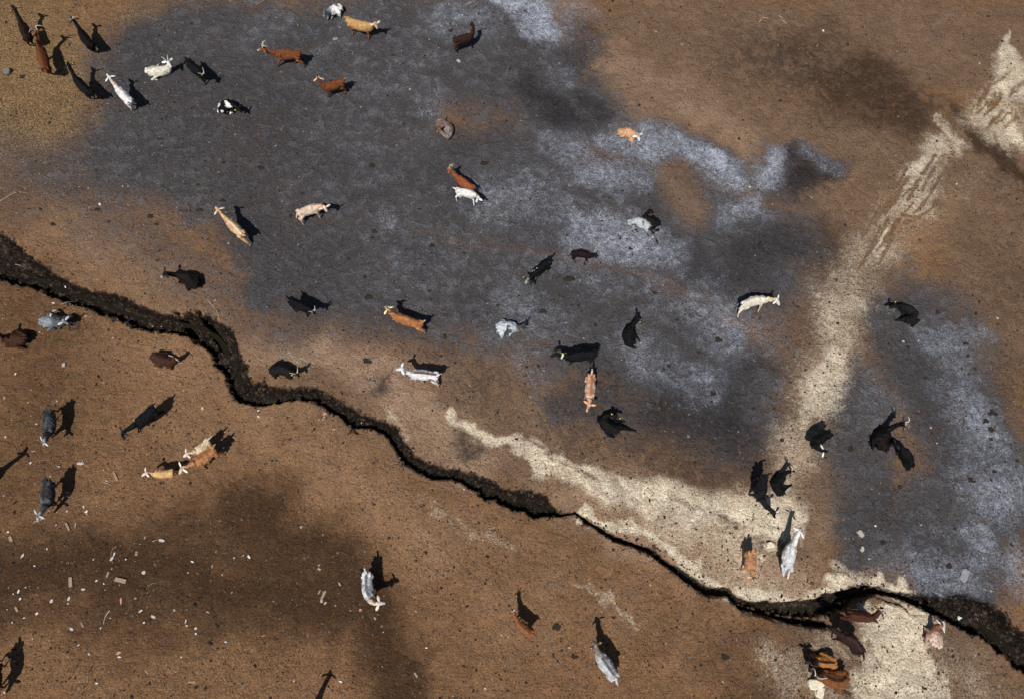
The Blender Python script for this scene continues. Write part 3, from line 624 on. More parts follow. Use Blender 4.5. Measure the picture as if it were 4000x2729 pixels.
goat('shade-flanked goat', 'chestnut goat with painted flank shade and one yellow-tagged ear, lying left of the stream bend', d5, [(210,350),(380,390),(590,470)], (700,395), (775,360), (.10,.038,.018), lie=True, tags='r', zh=.50, zn=.42, fat=1.06, patch=((.05,.022,.015), 2.3, .05, .3), ear=(.5,.42,.38))  # dark patches put the body's cast shadow into the flank colour
# ---- centre
goat('cream goat', 'cream goat with pale tan back and thin legs, standing in profile left of the centre', E1, [(378,282),(455,245),(540,225)], (605,240), (627,290), (.72,.58,.44), feet=dict(hl=(430,408), hr=(392,362), fr=(572,350)), tail=(356,352), tz=.42, zh=.78, zn=.58, belly=(.74,.66,.58), legs=(.55,.30,.20), head=(.80,.74,.70), ear=(.75,.6,.45), neck=(.72,.45,.30))
goat('bright white goat', 'bright white goat with cream neck, standing directly below the reddish one', E1, [(1785,88),(1850,92),(1930,118)], (1968,158), (1948,206), WHITE, neck=(.78,.70,.58), feet=dict(hl=(1780,197), hr=(1816,168), fl=(1932,242), fr=(1926,195)), tail=(1733,72), zh=.76, zn=.56, horns=('pale', .12), S=.9)
goat('two-horned black goat', 'glossy black goat with two slender white horns, head lowered, left of the cream-headed goat', E1, [(305,1065),(370,1092),(445,1128)], (492,1155), (527,1198), BLACK, horns=('pale', .18, .45), feet=dict(fl=(452,1220), fr=(475,1192), hl=(338,1150)), tail=(262,1030), tz=.72, zh=.76, zn=.56)
goat('cream-headed goat', 'orange brown goat with cream head, pale horns and white tail tip, left of centre', E1, [(1448,1272),(1330,1232),(1222,1190)], (1168,1148), (1140,1128), (.36,.145,.055), head=(.66,.48,.26), ear=(.80,.64,.34), tags='r', horns=('pale', .15, .2), tailc=(.75,.66,.6), tail=(1500,1248), feet=dict(hl=(1496,1362), hr=(1425,1326), fl=(1208,1240), fr=(1300,1296)), zh=.84, patch=((.50,.25,.11), 3, .2, .3), neck=(.22,.07,.03))
e5 = T((1900, 1220), 5.98)
goat('pale grey goat', 'pale blue-grey goat with black face and yellow-tagged ear, lying near the picture centre', e5, [(310,370),(480,280),(700,330)], (860,285), (905,360), (.46,.52,.58), lie=True, head=(.02,.02,.022), neck=(.09,.09,.1), ear=(.03,.03,.03), tags='r', feet=dict(hr=(368,628), fr=(520,575)), patch=((.08,.08,.09), 3.2, .38, .1), zh=.50, zn=.38, fat=1.1, rumpc=(.62,.68,.74))
f12 = T((2420, 780), 4.727)
goat('salt-and-pepper goat', 'salt-and-pepper white goat with black head and white nose, one black foreleg stretched out', f12, [(220,400),(380,350),(590,490)], (640,560), (612,700), (.48,.52,.56), lie=True, head=BLACK, muzzle=WHITE, neck=BLACK, legs=BLACK, tail=(150,440), tailc=BLACK, feet=dict(fl=(722,825), fr=(530,668), hr=(240,590), hl=(340,605)), patch=((.13,.13,.15), 7, .22, .3), zh=.52, zn=.34, fat=1.05)
goat('hidden black goat', 'plain black goat lying against the back of the salt-and-pepper goat, head turned up', f12, [(720,420),(600,350),(480,310)], (575,195), (640,225), (.006,.005,.005), lie=True, zh=.46, zn=.38, ear=(.05,.025,.018))
goat('red-brown kid', 'small very dark red-brown kid walking right, near the centre', F1, [(540,650),(610,640),(690,668)], (735,672), (757,705), (.014,.006,.0055), S=.68, feet=dict(hl=(566,738), hr=(540,712), fl=(640,750), fr=(668,738)), tail=(484,690), tz=.45, zh=.78, zn=.62, fat=1.1)
goat('blaze-faced black goat', 'black goat with white forehead blaze and flecked flank, facing lower left near the centre', F1, [(308,725),(250,770),(185,845)], (140,880), (118,930), BLACK, head=(.5,.5,.5), muzzle=BLACK, feet=dict(fl=(162,932), fr=(206,930)), tail=(352,675), zh=.74, zn=.55, tags='r', patch=(WHITE, 8, .60, .05), ear=BLACK)
goat('ivory goat', 'ivory white goat standing over its curved black shadow, right of centre', F1, [(2070,1098),(2160,1055),(2268,1048)], (2346,1062), (2366,1118), (.76,.71,.60), feet=dict(hl=(2000,1228), fr=(2176,1176), hr=(2075,1150)), tail=(2005,1150), tz=.55, zh=.78, zn=.58, stripe=(.80,.76,.68), head=WHITE, neck=(.72,.60,.40))
goat('long-necked black goat', 'shiny black goat lying with its long neck raised, right of centre', F1, [(1045,1440),(1040,1370),(1075,1290)], (1122,1225), (1098,1240), (.006,.006,.0065), lie=True, feet=dict(hl=(1100,1498), fr=(1135,1440)), tags='l', zh=.60, zn=.54, S=1.05, fat=1.1, ear=BLACK)
f7 = T((2130, 1320), 5.483)
goat('collared black goat', 'large black goat with white collar and lime tag, standing over its shadow', f7, [(1060,300),(800,315),(520,370)], (245,330), (110,402), (.0065,.006,.0075), collar=True, feet=dict(fl=(512,575), fr=(545,545), hl=(942,548), hr=(980,520)), tail=(1150,310), zh=.72, zn=.60, belly=(.016,.013,.013), legs=(.10,.035,.018), fat=1.1, S=1.08, muzzle=(.05,.03,.02))
goat('curled sand-side goat', 'black goat with folded legs and pricked ears, lying right of the pale sand patches', G1, [(1270,1245),(1320,1185),(1265,1130),(1190,1115)], (1135,1120), (1072,1135), (.009,.009,.010), lie=True, feet=dict(hl=(1120,1252), fl=(1192,1212)), zh=.44, zn=.34, tags='r', fat=1.0)
# ---- lower left
goat('white-faced grey goat', 'charcoal grey goat with white face, the upper of the two standing grey goats', H2, [(402,470),(402,560),(392,645)], (382,728), (388,762), DGREY, patch=((.085,.095,.115), 4, .1, .3), head=(.72,.74,.78), ear=(.5,.5,.55), neck=(.02,.02,.02), feet=dict(hr=(512,467), hl=(490,548), fr=(480,662), fl=(458,696)), tail=(400,435), zh=.66, zn=.50, legs=(.02,.02,.022))
goat('head-low black goat', 'solid black goat walking down left with low head, right of the white-faced grey goat', H2, [(1328,440),(1270,495),(1190,565)], (1088,640), (1080,692), (.004,.005,.009), feet=dict(fr=(1225,652), fl=(1240,620), hr=(1355,552)), zh=.66, zn=.46, fat=1.12)
goat('left edge goat', 'black goat beyond the left edge, its eared shadow falling into the picture', H2, [(-400,1205),(-300,1130),(-215,1065)], (-112,970), (-58,905), BLACK, zh=.84, zn=.76)
goat('ribbed grey goat', 'slate grey goat with bony back, the lower of the two standing grey goats', H2, [(396,1095),(382,1185),(378,1280)], (335,1378), (336,1440), (.045,.05,.06), patch=((.12,.135,.155), 4, .1, .3), head=(.40,.42,.45), neck=(.05,.05,.055), muzzle=(.6,.6,.62), feet=dict(hr=(492,1130), hl=(470,1150), fr=(475,1302), fl=(520,1300)), tail=(398,1052), zh=.58, zn=.36, stripe=(.03,.03,.035), S=1.05)
goat('trio cream goat', 'cream goat with white face, topmost of the three goats walking together at lower left', H2, [(1822,730),(1775,775),(1722,812)], (1652,838), (1628,868), (.72,.58,.40), head=WHITE, zh=.72, zn=.58, tail=(1882,682), tz=.62, S=.86, ear=(.7,.55,.45))
goat('trio tan goat', 'large orange tan goat with yellow ear tag, middle of the three goats walking together', H2, [(1862,800),(1800,850),(1715,912)], (1612,962), (1588,1022), (.46,.22,.095), head=(.74,.62,.48), feet=dict(fr=(1808,972), hr=(1918,852)), tags='r', zh=.70, zn=.48, stripe=(.36,.14,.06), ear=(.78,.68,.52), S=1.05, fat=1.05)
goat('trio kid', 'small sandy tan kid with white face, leftmost of the three goats walking together', H2, [(1505,1002),(1420,1010),(1345,1012)], (1290,1005), (1255,1040), (.66,.42,.20), head=WHITE, feet=dict(fl=(1415,1058), hl=(1512,1048)), S=.80, zh=.72, zn=.55, tail=(1530,985), ear=(.75,.6,.5), tailc=(.2,.15,.12))
goat('stream bend goat', 'black goat with long horns and a yellow ear tag, lying just above the stream bend', I2, [(135,100),(205,72),(300,110)], (350,120), (385,162), (.011,.010,.010), lie=True, horns=('pale', .17, .6), tags='r', feet=dict(hr=(170,180)), zh=.48, zn=.34, fat=1.1)
goat('brown-spined goat', 'white goat with a brown stripe along its spine, standing over a long shadow', I2, [(1588,140),(1480,125),(1370,120)], (1290,85), (1240,98), (.74,.76,.80), feet=dict(hl=(1610,262), hr=(1600,240), fl=(1355,187), fr=(1492,222)), stripe=(.16,.075,.05), tail=(1652,132), tailc=WHITE, zh=.84, zn=.76, patch=((.32,.13,.07), 5, .42, .12), legs=(.55,.38,.3))
goat('top-view tan goat', 'pinkish tan goat seen from directly above with its head to the bottom, right of centre', J2, [(706,150),(704,240),(695,340)], (688,398), (660,465), (.58,.33,.22), head=(.60,.28,.13), muzzle=(.75,.6,.5), stripe=(.40,.15,.07), neck=(.30,.11,.06), tail=(709,88), tailc=(.5,.5,.5), zh=.60, zn=.42, ear=(.62,.30,.16), patch=((.70,.52,.42), 3.5, .15, .3), fat=1.02, S=1.0)
j2 = T((2300, 1580), 5.98)
goat('tightly curled goat', 'jet black goat curled tight with one hind leg stuck out sideways', j2, [(700,560),(520,500),(390,400),(380,270)], (640,255), (590,345), (.006,.006,.006), lie=True, tags='b', feet=dict(hr=(1120,612), fr=(850,390)), zh=.46, zn=.38, fat=1.04, S=1.02, patch=((.006,.006,.006),1,.9,.1))
# ---- right
k1 = T((3130, 1620), 4.99)
goat('white-eared black goat', 'black goat with two white yellow-tagged ears, head bent down to the right', k1, [(575,345),(430,430),(300,545)], (430,690), (512,712), BLACK, tags='b', ear=WHITE, feet=dict(fl=(210,650), fr=(392,605)), tail=(625,322), tailc=(.3,.28,.27), zh=.62, zn=.46, fat=1.05)
k23 = T((3400, 1590), 3.327)
goat('cream-horned goat', 'big black goat with cream curved horns and brown rump, lying at the right', k23, [(210,520),(185,400),(262,285)], (440,205), (468,228), (.0055,.005,.005), lie=True, horns=('pale', .18, .7), tags='r', rumpc=(.010,.006,.0055), feet=dict(hr=(322,425), fr=(350,445)), zh=.62, zn=.52, S=1.15, fat=1.1)
goat('nosing black goat', 'smaller black goat with its head pushed against the rump of the cream-horned one', k23, [(555,735),(545,640),(460,530)], (345,475), (282,495), (.005,.0045,.0055), feet=dict(fl=(340,616), fr=(380,622), hl=(462,795), hr=(472,822)), tail=(562,835), tz=.4, zh=.55, zn=.42, S=.88)
k45 = T((2930, 1780), 3.455)
goat('banded kid', 'black goat with thin white horns, lying right of the long black goat', k45, [(430,490),(380,390),(470,250)], (555,200), (608,212), (.005,.0045,.0055), lie=True, horns=('pale', .14, .7), feet=dict(hr=(565,390), hl=(468,480)), zh=.48, zn=.38, S=.95)
goat('long black goat', 'long black goat with one yellow ear tag, its head hanging to the lower right', k45, [(205,280),(190,420),(175,560)], (325,745), (328,830), (.008,.008,.010), tags='r', feet=dict(hl=(72,408), fl=(90,612)), tail=(300,228), zh=.62, zn=.45, S=1.1, fat=1.05)
goat('shaggy white goat', 'shaggy white goat with big white ears, seen from behind on the right bank', O3, [(196,425),(215,320),(243,220)], (285,105), (300,70), (.80,.82,.84), feet=dict(fl=(150,272), hl=(138,500)), tail=(175,522), zh=.80, zn=.68, horns=('pale', .12, .8), ear=WHITE, fat=1.12, S=1.05, patch=((.62,.66,.70), 5, .2, .3))
# ---- bottom
goat('corner shadow goat', 'brown goat beyond the lower left edge, casting a long-tailed shadow into the picture', L3, [(-100,1300),(-100,1400),(-102,1515)], (-147,1620), (-140,1680), (.09,.035,.02), feet=dict(hr=(12,1250), hl=(38,1302), fr=(24,1452), fl=(36,1484)), zh=.62, zn=.45)
goat('grey-striped white goat', 'white goat with dark grey back stripes and peach ears, head turned right', M3, [(975,490),(975,600),(1000,705)], (1085,738), (1145,740), (.74,.76,.80), stripe=(.16,.16,.17), neck=(.74,.62,.46), ear=(.78,.60,.45), tail=(956,420), zh=.84, zn=.76, patch=((.42,.44,.47), 3.5, .22, .15), feet=dict(fl=(1050,682)))
goat('bottom edge goat', "brown goat just below the bottom edge, only its head's shadow reaching the picture", M3, [(372,2000),(390,1910),(408,1820)], (466,1660), (482,1600), BROWN, zh=.84, zn=.83, S=1.05)
goat('caramel kid', 'slim caramel brown kid with small white horns, standing beside its upright shadow', N3, [(170,1008),(105,955),(48,895)], (16,822), (4,795), (.27,.11,.045), horns=('pale', .12, .3), zh=.82, S=.84, stripe=(.17,.06,.025))
goat('silver grey goat', 'silver grey goat with dark back stripe and two yellow ear tags, near the bottom', N3, [(910,1385),(845,1290),(782,1200)], (742,1112), (712,1068), (.56,.58,.63), tags='b', head=(.22,.19,.18), neck=(.20,.17,.16), stripe=(.15,.14,.14), ear=(.10,.06,.05), feet=dict(fl=(756,1236), hl=(872,1420)), tail=(936,1465), tz=.5, zh=.80, zn=.68, patch=((.44,.46,.50), 6, .2, .3), S=1.05, fat=1.1)
n3 = T((2880, 2080), 4.492)
goat('shadow-backed tan goat', 'light tan goat with lowered head, the shadow of its horns on its own back', n3, [(275,360),(282,480),(285,640)], (282,760), (262,850), (.52,.27,.135), tail=(290,268), tailc=(.5,.28,.2), zh=.56, zn=.36, horns=('dark', .16, .6), head=(.60,.36,.20), feet=dict(hl=(118,425), fl=(150,610)), stripe=(.45,.21,.10), S=.95, fat=1.05)
o12 = T((3200, 2300), 2.993)
goat('sand bank goat', 'reddish brown goat with pale horns and two ear tags, side-on by the stream at right', o12, [(385,305),(500,315),(640,335)], (722,262), (742,215), (.075,.026,.016), horns=('pale', .20, .5), tags='b', zh=.72, zn=.60, S=1.05, feet=dict(hl=(400,415), fr=(705,385)))
goat('stepping dark goat', 'very dark brown goat with two yellow ear tags, stepping down to the black stream edge', o12, [(505,725),(430,610),(305,545)], (160,468), (110,425), (.030,.014,.012), tags='b', tail=(526,832), tz=.5, feet=dict(hl=(380,725)), zh=.66, zn=.50, S=1.15, stripe=(.05,.026,.024))
o3 = T((3140, 2520), 4.295)
goat('big orange goat', 'large orange brown goat with grey curved horns, lying beside the white rock', o3, [(720,530),(620,585),(500,565),(350,490)], (215,478), (110,560), (.20,.075,.026), lie=True, head=BLACK, neck=(.03,.012,.008), horns=('pale', .20, .7), stripe=(.03,.012,.008), zh=.50, zn=.36, S=1.2, fat=1.1)
goat('small orange goat', 'orange goat with black head and dark horns, lying directly behind the large orange brown one', o3, [(520,290),(400,280),(250,275)], (145,300), (88,432), (.40,.175,.055), lie=True, head=BLACK, neck=(.03,.015,.01), horns=('dark', .18, .7), stripe=(.03,.012,.008), zh=.56, zn=.38, S=1.0, feet=dict(hl=(600,340)))
o4 = T((3600, 2370), 4.729)
goat('pinkish goat', 'pinkish tan goat with pale ears and creamy rump, lying on sand at lower right', o4, [(330,700),(310,570),(290,450)], (375,345), (405,295), (.40,.25,.19), lie=True, rumpc=(.72,.56,.46), ear=(.80,.70,.62), head=(.36,.20,.12), neck=(.22,.10,.05), zh=.52, zn=.44, stripe=(.50,.36,.28))
bake_goats()

# ------------------------------------------------------------------ litter, stones, sticks
REFS = [(s, v) for s, v in GOATS]
USED = set()
def where(p, desc):
    """a label that points to the thing from its nearest landmark"""
    cand = sorted(REFS, key=lambda r: (r[1] - p).length)[:8]
    for s, v in cand:
        d = p - v; a = math.degrees(math.atan2(d.y, d.x)) % 360
        w = ['right of', 'above and right of', 'above', 'above and left of', 'left of', 'below and left of', 'below', 'below and right of'][int(((a + 22.5) % 360)//45)]
        for pre in ('', 'some way ', 'well ', 'far '):
            dist = d.length
            want = '' if dist < 1.2 else 'some way ' if dist < 2.2 else 'well ' if dist < 4 else 'far '
            if pre != want: continue
            l = f'{desc} {pre}{w} the {s}'
            if l not in USED and len(l.split()) <= 16:
                USED.add(l); return l
    l = f'{desc} at the {"top" if p.y > 8 else "bottom"} {"left" if p.x < 0 else "right"}'; USED.add(l); return l

def gz(p):
    z, w = height(np.array([p.x]), np.array([p.y])); return float(z[0])
M_SCRAP = plain('white_scrap', (.58, .59, .60), .7, 20, .2); M_GSCRAP = plain('grey_scrap', (.42, .38, .36), .8, 20, .25)
M_WOOD = plain('weathered_wood', (.27, .19, .13), .85, 30, .35); M_STONE = plain('pale_stone', (.36, .32, .28), .9, 22, .3)
M_BRICK = plain('brick_rubble', (.40, .22, .16), .9, 25, .3); M_STICK = plain('dry_stick', (.50, .40, .30), .8, 40, .3)
M_DUNG = plain('dark_dung', (.020, .014, .010), .9, 35, .4); M_SLAB = plain('grey_slab', (.22, .22, .235), .9, 15, .3)
M_ROCKW = plain('cream_rock', (.60, .55, .42), .9, 14, .3); M_WIRE = plain('dark_wire', (.035, .028, .024), .6, 30, .2); M_STUMP = plain('grey_stump', (.15, .135, .135), .9, 40, .4)
rn = random.Random(5)
def put(name, bm, mat, p, desc, cat, grp, label=None, smooth=False):
    o = link_mesh(name, bm, mat, None, p, smooth); o.location = p
    tag(o, label or where(p, desc), cat, grp); return o
def flake(tl, x, y, L, Wd, ang, kind='scrap', th=.010, label=None, ref=None):
    c = P(*tl(x, y)); c.z = gz(c); k = 1/2.266/140
    L, Wd = L*k*(.78 if kind == 'scrap' else .88), Wd*k*(.78 if kind == 'scrap' else .88); n = rn.randint(6, 9) if kind != 'wood' else 4
    a0 = math.radians(ang); ex = Vector((math.cos(a0), math.sin(a0), 0)); ey = Vector((-ex.y, ex.x, 0)); bm = bmesh.new()
    if kind == 'wood': cor = [(-.5, -.5), (.5, -.44), (.48, .5), (-.47, .42)]
    else:
        cor = []
        for i in range(n):
            t = 2*math.pi*i/n + rn.uniform(-.25, .25); r = .5*rn.uniform(.75, 1.12); cor.append((math.cos(t)*r, math.sin(t)*r))
    til = rn.uniform(-.12, .12); vt, vb = [], []
    for u, v in cor:
        q = c + ex*u*L + ey*v*Wd
        vb.append(bm.verts.new(q + Vector((0, 0, .001)))); vt.append(bm.verts.new(q + Vector((0, 0, th + abs(u*L*til) + rn.uniform(0, .004)))))
    bm.faces.new(vt); bm.faces.new(vb[::-1])
    for i in range(len(cor)): bm.faces.new((vb[i], vb[(i+1) % len(cor)], vt[(i+1) % len(cor)], vt[i]))
    spec = {'scrap': ('scrap', M_SCRAP, 'small white scrap', 'scrap', 'white scraps strewn on the soil'), 'grey': ('scrap', M_GSCRAP, 'greyish scrap', 'scrap', 'greyish scraps strewn on the soil'),
            'wood': ('wood_piece', M_WOOD, 'flat piece of weathered wood', 'wood', 'pieces of wood on the soil'), 'brick': ('rubble', M_BRICK, 'pinkish brick fragment', 'rubble', 'brick fragments')}[kind]
    o = put(spec[0], bm, spec[1], c, spec[2], spec[3], spec[4], label)
    if ref: REFS.append((ref, c))
    return o
def stone(tl, x, y, L, Wd, ang, mat=None, label=None, ref=None, hgt=.5, desc='small pale stone', seed=0):
    c = P(*tl(x, y)); c.z = gz(c); k = 1/2.266/140; L, Wd = L*k, Wd*k; bm = bmesh.new()
    bmesh.ops.create_icosphere(bm, subdivisions=3, radius=.5)
    R = Matrix.Rotation(math.radians(ang), 3, 'Z'); off = Vector((seed*3.7 + x*.01, y*.013, 2))
    for v in bm.verts:
        d = v.co.normalized(); f = 1 + .35*mnoise.noise(d*1.6 + off) + .15*mnoise.noise(d*4 + off)
        w = Vector((max(-.38, min(.38, d.x*.5))*1.25, max(-.38, min(.38, d.y*.5))*1.25, max(-.3, min(.32, d.z*.5))))*f
        v.co = R @ Vector((w.x*L, w.y*Wd, w.z*min(L, Wd)*hgt*2 + min(L, Wd)*hgt*.35)) + c
    o = put('stone', bm, mat or M_STONE, c, desc, 'stone', 'stones on the ground', label)
    if ref: REFS.append((ref, c))
    return o
def stick(tl, pts, w=.006, desc='thin dry stick', label=None, mat=None, name='stick', ref=None):
    q = []
    for a, b in pts:
        p = P(*tl(a, b)); p.z = gz(p) + w + .004; q.append(p)
    q = bez(q, 4) if len(q) > 2 else [q[0], q[0].lerp(q[1], .5) + Vector((.004, .004, .004)), q[1]]
    bm = bmesh.new(); n = len(q); tube(bm, q, [w*lerp(1, .55, i/(n-1)) for i in range(n)], [w*lerp(1, .55, i/(n-1)) for i in range(n)], 6)
    c = q[n//2].copy()
    return put(name, bm, mat or M_STICK, c, desc, 'stick', 'sticks on the ground', label, True)
def dung(tl, x, y, sz, n=7):
    c = P(*tl(x, y)); c.z = gz(c); bm = bmesh.new(); k = sz/2.266/140
    for i in range(n):
        a = i*2.4 + rn.uniform(0, .8); s = rn.uniform(.13, .26)*k; r = min(.42*k*math.sqrt(i/n), s*1.0) if i < 3 else rn.uniform(.15, .40)*k
        m = Matrix.Translation(c + Vector((math.cos(a)*r, math.sin(a)*r*.8, .002))) @ Matrix.Diagonal((s*rn.uniform(.8, 1.6), s, s*.35, 1))
        res = bmesh.ops.create_icosphere(bm, subdivisions=2, radius=1, matrix=m)
        for v in res['verts']: v.co += Vector((mnoise.noise(v.co*40), mnoise.noise(v.co*40 + Vector((5, 5, 5))), 0))*s*.3
    bmesh.ops.create_icosphere(bm, subdivisions=2, radius=1, matrix=Matrix.Translation(c) @ Matrix.Diagonal((k*.30, k*.24, k*.07, 1)))
    put('dung_pile', bm, M_DUNG, c, 'dark dung clump', 'dung', 'dark dung clumps on the ground')

# named landmarks first
flake(L3, 1070, 535, 100, 36, -14, 'wood', .03, 'largest weathered wood block, lying on the darkest soil at lower left', 'large wood block')
stick(L3, [(975,800),(938,850),(918,920)], .011, label='forked pale piece of bark-less wood on the lighter soil at lower left', mat=M_STICK)
REFS.append(('forked pale wood', P(*L3(940, 850))))
flake(L3, 628, 550, 82, 30, -78, 'wood', .02, 'upright greyish plank piece left of the largest wood block', 'greyish plank')
flake(L3, 603, 60, 76, 17, -58, 'wood', .02, 'slanting brown stick-like board below the ribbed grey goat', 'slanting board')
flake(L3, 1433, 182, 66, 28, -16, 'grey', .02, 'silvery flattened scrap with a twig beside it, lying alone on dark soil', 'silvery scrap')
flake(L3, 990, 347, 52, 24, 60, 'grey', .015, 'large grey-white scrap with a long thin straw above it', 'straw-topped scrap')
flake(H2, 715, 928, 62, 26, 5, 'grey', .015, 'fan-shaped pinkish scrap with a crossing twig, below the white-faced grey goat', 'fan-shaped scrap')
stone(O3, 418, 1450, 120, 70, 10, M_ROCKW, 'cream white rock beside the large orange brown goat', 'white rock', .4, seed=1)
stone(O3, 455, 1520, 80, 60, 70, M_ROCKW, 'lower cream white rock touching the first one at the bottom', None, .35, seed=2)
stone(O3, 1735, 488, 96, 62, 62, M_SLAB, 'flat grey stone slab on the bluish ash at the right', 'grey slab', .18, seed=3)
stone(O3, 816, 120, 60, 36, -60, M_STONE, 'squarish pale stone with a black shadow at the right', 'squarish stone', .5, seed=4)
stone(O3, 18, 222, 62, 46, 0, M_ROCKW, 'pale flat stone between the tan and the shaggy white goat', 'pale flat stone', .4, seed=5)
stone(O3, 1790, 862, 60, 30, 40, plain('white_litter', (.55, .56, .55), .6), 'crumpled white lump lying in the black gully at right', 'white lump', .4, seed=6)
flake(O3, 1545, 935, 95, 52, 78, 'grey', .015, 'upright grey board under the pinkish goat head', 'grey board')
# round stump
c = P(33*1.0, 285.0); bm = bmesh.new(); n_ = 28; rg = []
for r, z in ((.105, 0), (.10, .06), (.098, .115), (.085, .12), (0.045, .112)):
    rg.append([bm.verts.new(c + Vector((math.cos(2*math.pi*k/n_)*r*(1 + .06*mnoise.noise(Vector((k*.5, 0, 3)))), math.sin(2*math.pi*k/n_)*r, z))) for k in range(n_)])
for a, b in zip(rg, rg[1:]):
    for k in range(n_): bm.faces.new((a[k], a[(k+1) % n_], b[(k+1) % n_], b[k]))
bm.faces.new(rg[-1]); bm.faces.new(rg[0][::-1])
put('stump', bm, M_STUMP, c, '', 'stump', None, 'low round grey stump on the golden soil at the left edge', True)
REFS.append(('grey stump', c))

stick(H2, [(730,893),(752,935),(794,962)], .008, label='curved twig crossing the fan-shaped scrap')
stick(L3, [(1033,233),(992,268),(980,335)], .004, label='long bent straw above the large grey-white scrap')
stick(L3, [(1295,612),(1328,572),(1384,555)], .004, desc='thin bent straw')
stick(L3, [(1350,192),(1400,172)], .006, label='thin twig touching the silvery flattened scrap')
stick(D1, [(0,197),(90,142),(160,118),(235,122)], .006, label='long curved pale cane at the left edge below the golden soil')
stick(D1, [(1838,1068),(1880,1118),(1925,1180),(1945,1260)], .007, label='long curved twig beside the bend of the gully')
stick(D1, [(88,722),(150,743)], .007, desc='short whitish stick in the gully')
stick(D1, [(480,1450),(560,1370),(640,1290),(720,1240)], .006, label='long dark branch running to the wire coil', mat=M_WIRE)
stick(D1, [(720,1425),(800,1400),(880,1342)], .005, desc='thin dark twig', mat=M_WIRE)
stick(D1, [(740,1240),(745,1290),(790,1325)], .005, desc='thin dark twig', mat=M_WIRE)
stick(D1, [(545,1110),(600,1090),(650,1060)], .006, desc='thin twig on the gully edge')
stick(J2, [(1725,510),(1730,560),(1712,622)], .007, label='dark curved twig alone on the bluish ash', mat=M_WIRE) if False else stick(K2, [(1725,510),(1731,560),(1712,620)], .008, label='dark curved twig alone on the bluish ash', mat=M_WIRE)
for a in ([(2190,198),(2215,150)], [(2222,157),(2268,168)]): stick(C0, a, .009, desc='pale straight stick')
for a in ([(93,143),(130,165)], [(122,178),(165,217)], [(430,415),(442,397)]): stick(T((3000, 0)), a, .009, desc='pale stick')
stick(C0, [(1262,278),(1292,290)], .008, desc='pale short stick'); stick(C0, [(1492,391),(1518,403)], .008, desc='pale short stick')
stick(B0, [(0,48),(45,22),(90,0)], .012, label='grey pole end reaching in at the top edge left of the grey-white goat', mat=M_WOOD)
stick(H2, [(903,1087),(985,1117)], .008, desc='straight pale stick'); stick(H2, [(585,1178),(632,1197)], .009, desc='short pale stick')
stick(L3, [(780,1430),(788,1330)], .008, desc='dark upright stick', mat=M_WOOD); stick(M3, [(38,1455),(38,1370)], .007, desc='dark upright stick', mat=M_WOOD)
stick(L3, [(1868,0),(1866,45)], .007, desc='short stick', mat=M_WOOD); stick(O3, [(1915,830),(1945,900),(2020,965)], .005, desc='thin curved pale straw in the gully')
# wire coil
bm = bmesh.new(); c = P(*D1(655, 1308)); q = []
for i in range(90):
    t = i/90*6.28*3.4; r = .10 + .035*math.sin(i*.9) + .02*(i/90); q.append(c + Vector((math.cos(t)*r*1.15, math.sin(t)*r*.85, .02 + .012*math.sin(i*.7))))
tube(bm, q, [.004]*len(q), [.004]*len(q), 6)
put('wire_coil', bm, M_WIRE, c, '', 'wire', None, 'tangled coil of dark wire in front of the grey roan goat', True)

W_ = 'wood'
for a in [(670,48,40,14,88,W_),(97,168,48,26,-60,W_),(955,485,46,18,75,W_),(200,318,46,20,55,'grey'),(1070,720,72,18,-80,'brick'),(730,928,46,11,-52,W_),(148,790,46,18,-55,W_),(1273,467,36,30,0,'grey'),
  (1210,287,22,12,20,W_),(1282,160,26,12,70,W_),(1840,816,40,8,-20,'grey'),(1300,1345,40,10,-45,W_),(1700,1435,60,14,0,W_),(1879,412,26,11,85,W_),(1940,1265,24,7,60,W_),(1990,1405,30,7,-50,W_),
  (498,43,20,14,80,'scrap'),(418,258,18,12,-50,'scrap'),(1013,305,42,12,82,'scrap'),(1115,350,18,12,-40,'scrap'),(1703,370,34,18,-25,'scrap'),(2072,337,15,13,0,'scrap'),(2153,316,12,10,-60,'scrap'),(2203,327,42,20,-48,'scrap'),
  (307,408,22,11,-25,'scrap'),(855,540,30,14,35,'scrap'),(921,565,17,12,-50,'scrap'),(164,635,38,20,85,'scrap'),(180,700,28,18,60,'scrap'),(738,616,40,20,0,'grey'),(330,828,32,22,40,'scrap'),(215,868,20,11,20,'scrap'),(110,908,17,11,-70,'scrap'),
  (458,717,38,26,60,'grey'),(608,700,40,24,70,'grey'),(1245,807,40,14,35,'scrap'),(1355,857,46,24,-25,'grey'),(1275,910,22,15,25,'scrap'),(1645,900,44,10,85,'scrap'),(1655,937,26,18,0,'grey'),(1735,1007,22,17,-30,'scrap'),(1733,962,32,22,40,'grey'),
  (2000,1080,27,13,-5,'scrap'),(697,1108,23,10,30,'scrap'),(1057,1213,38,16,0,'scrap'),(1052,1180,48,30,10,'brick'),(635,967,42,22,-35,'grey'),(1605,1215,17,12,60,'scrap'),(860,1446,32,14,-5,'scrap'),(290,1052,13,10,0,'scrap'),(790,1188,20,18,0,'grey'),
  (40,1525,18,13,-60,'scrap'),(890,960,18,11,50,'scrap'),(978,870,15,9,0,'scrap'),(74,108,26,18,20,'scrap'),(1967,488,13,10,-50,'scrap'),(603,742,20,9,0,'scrap'),(228,597,16,12,0,'grey'),(120,655,13,9,0,'scrap'),(827,352,12,18,0,'grey'),(992,433,16,12,60,W_),(1200,695,28,14,10,'brick'),
  (125,1250,26,10,0,'grey'),(1665,467,16,10,70,'grey'),(65,793,12,8,0,'scrap')]:
    flake(L3, *a)
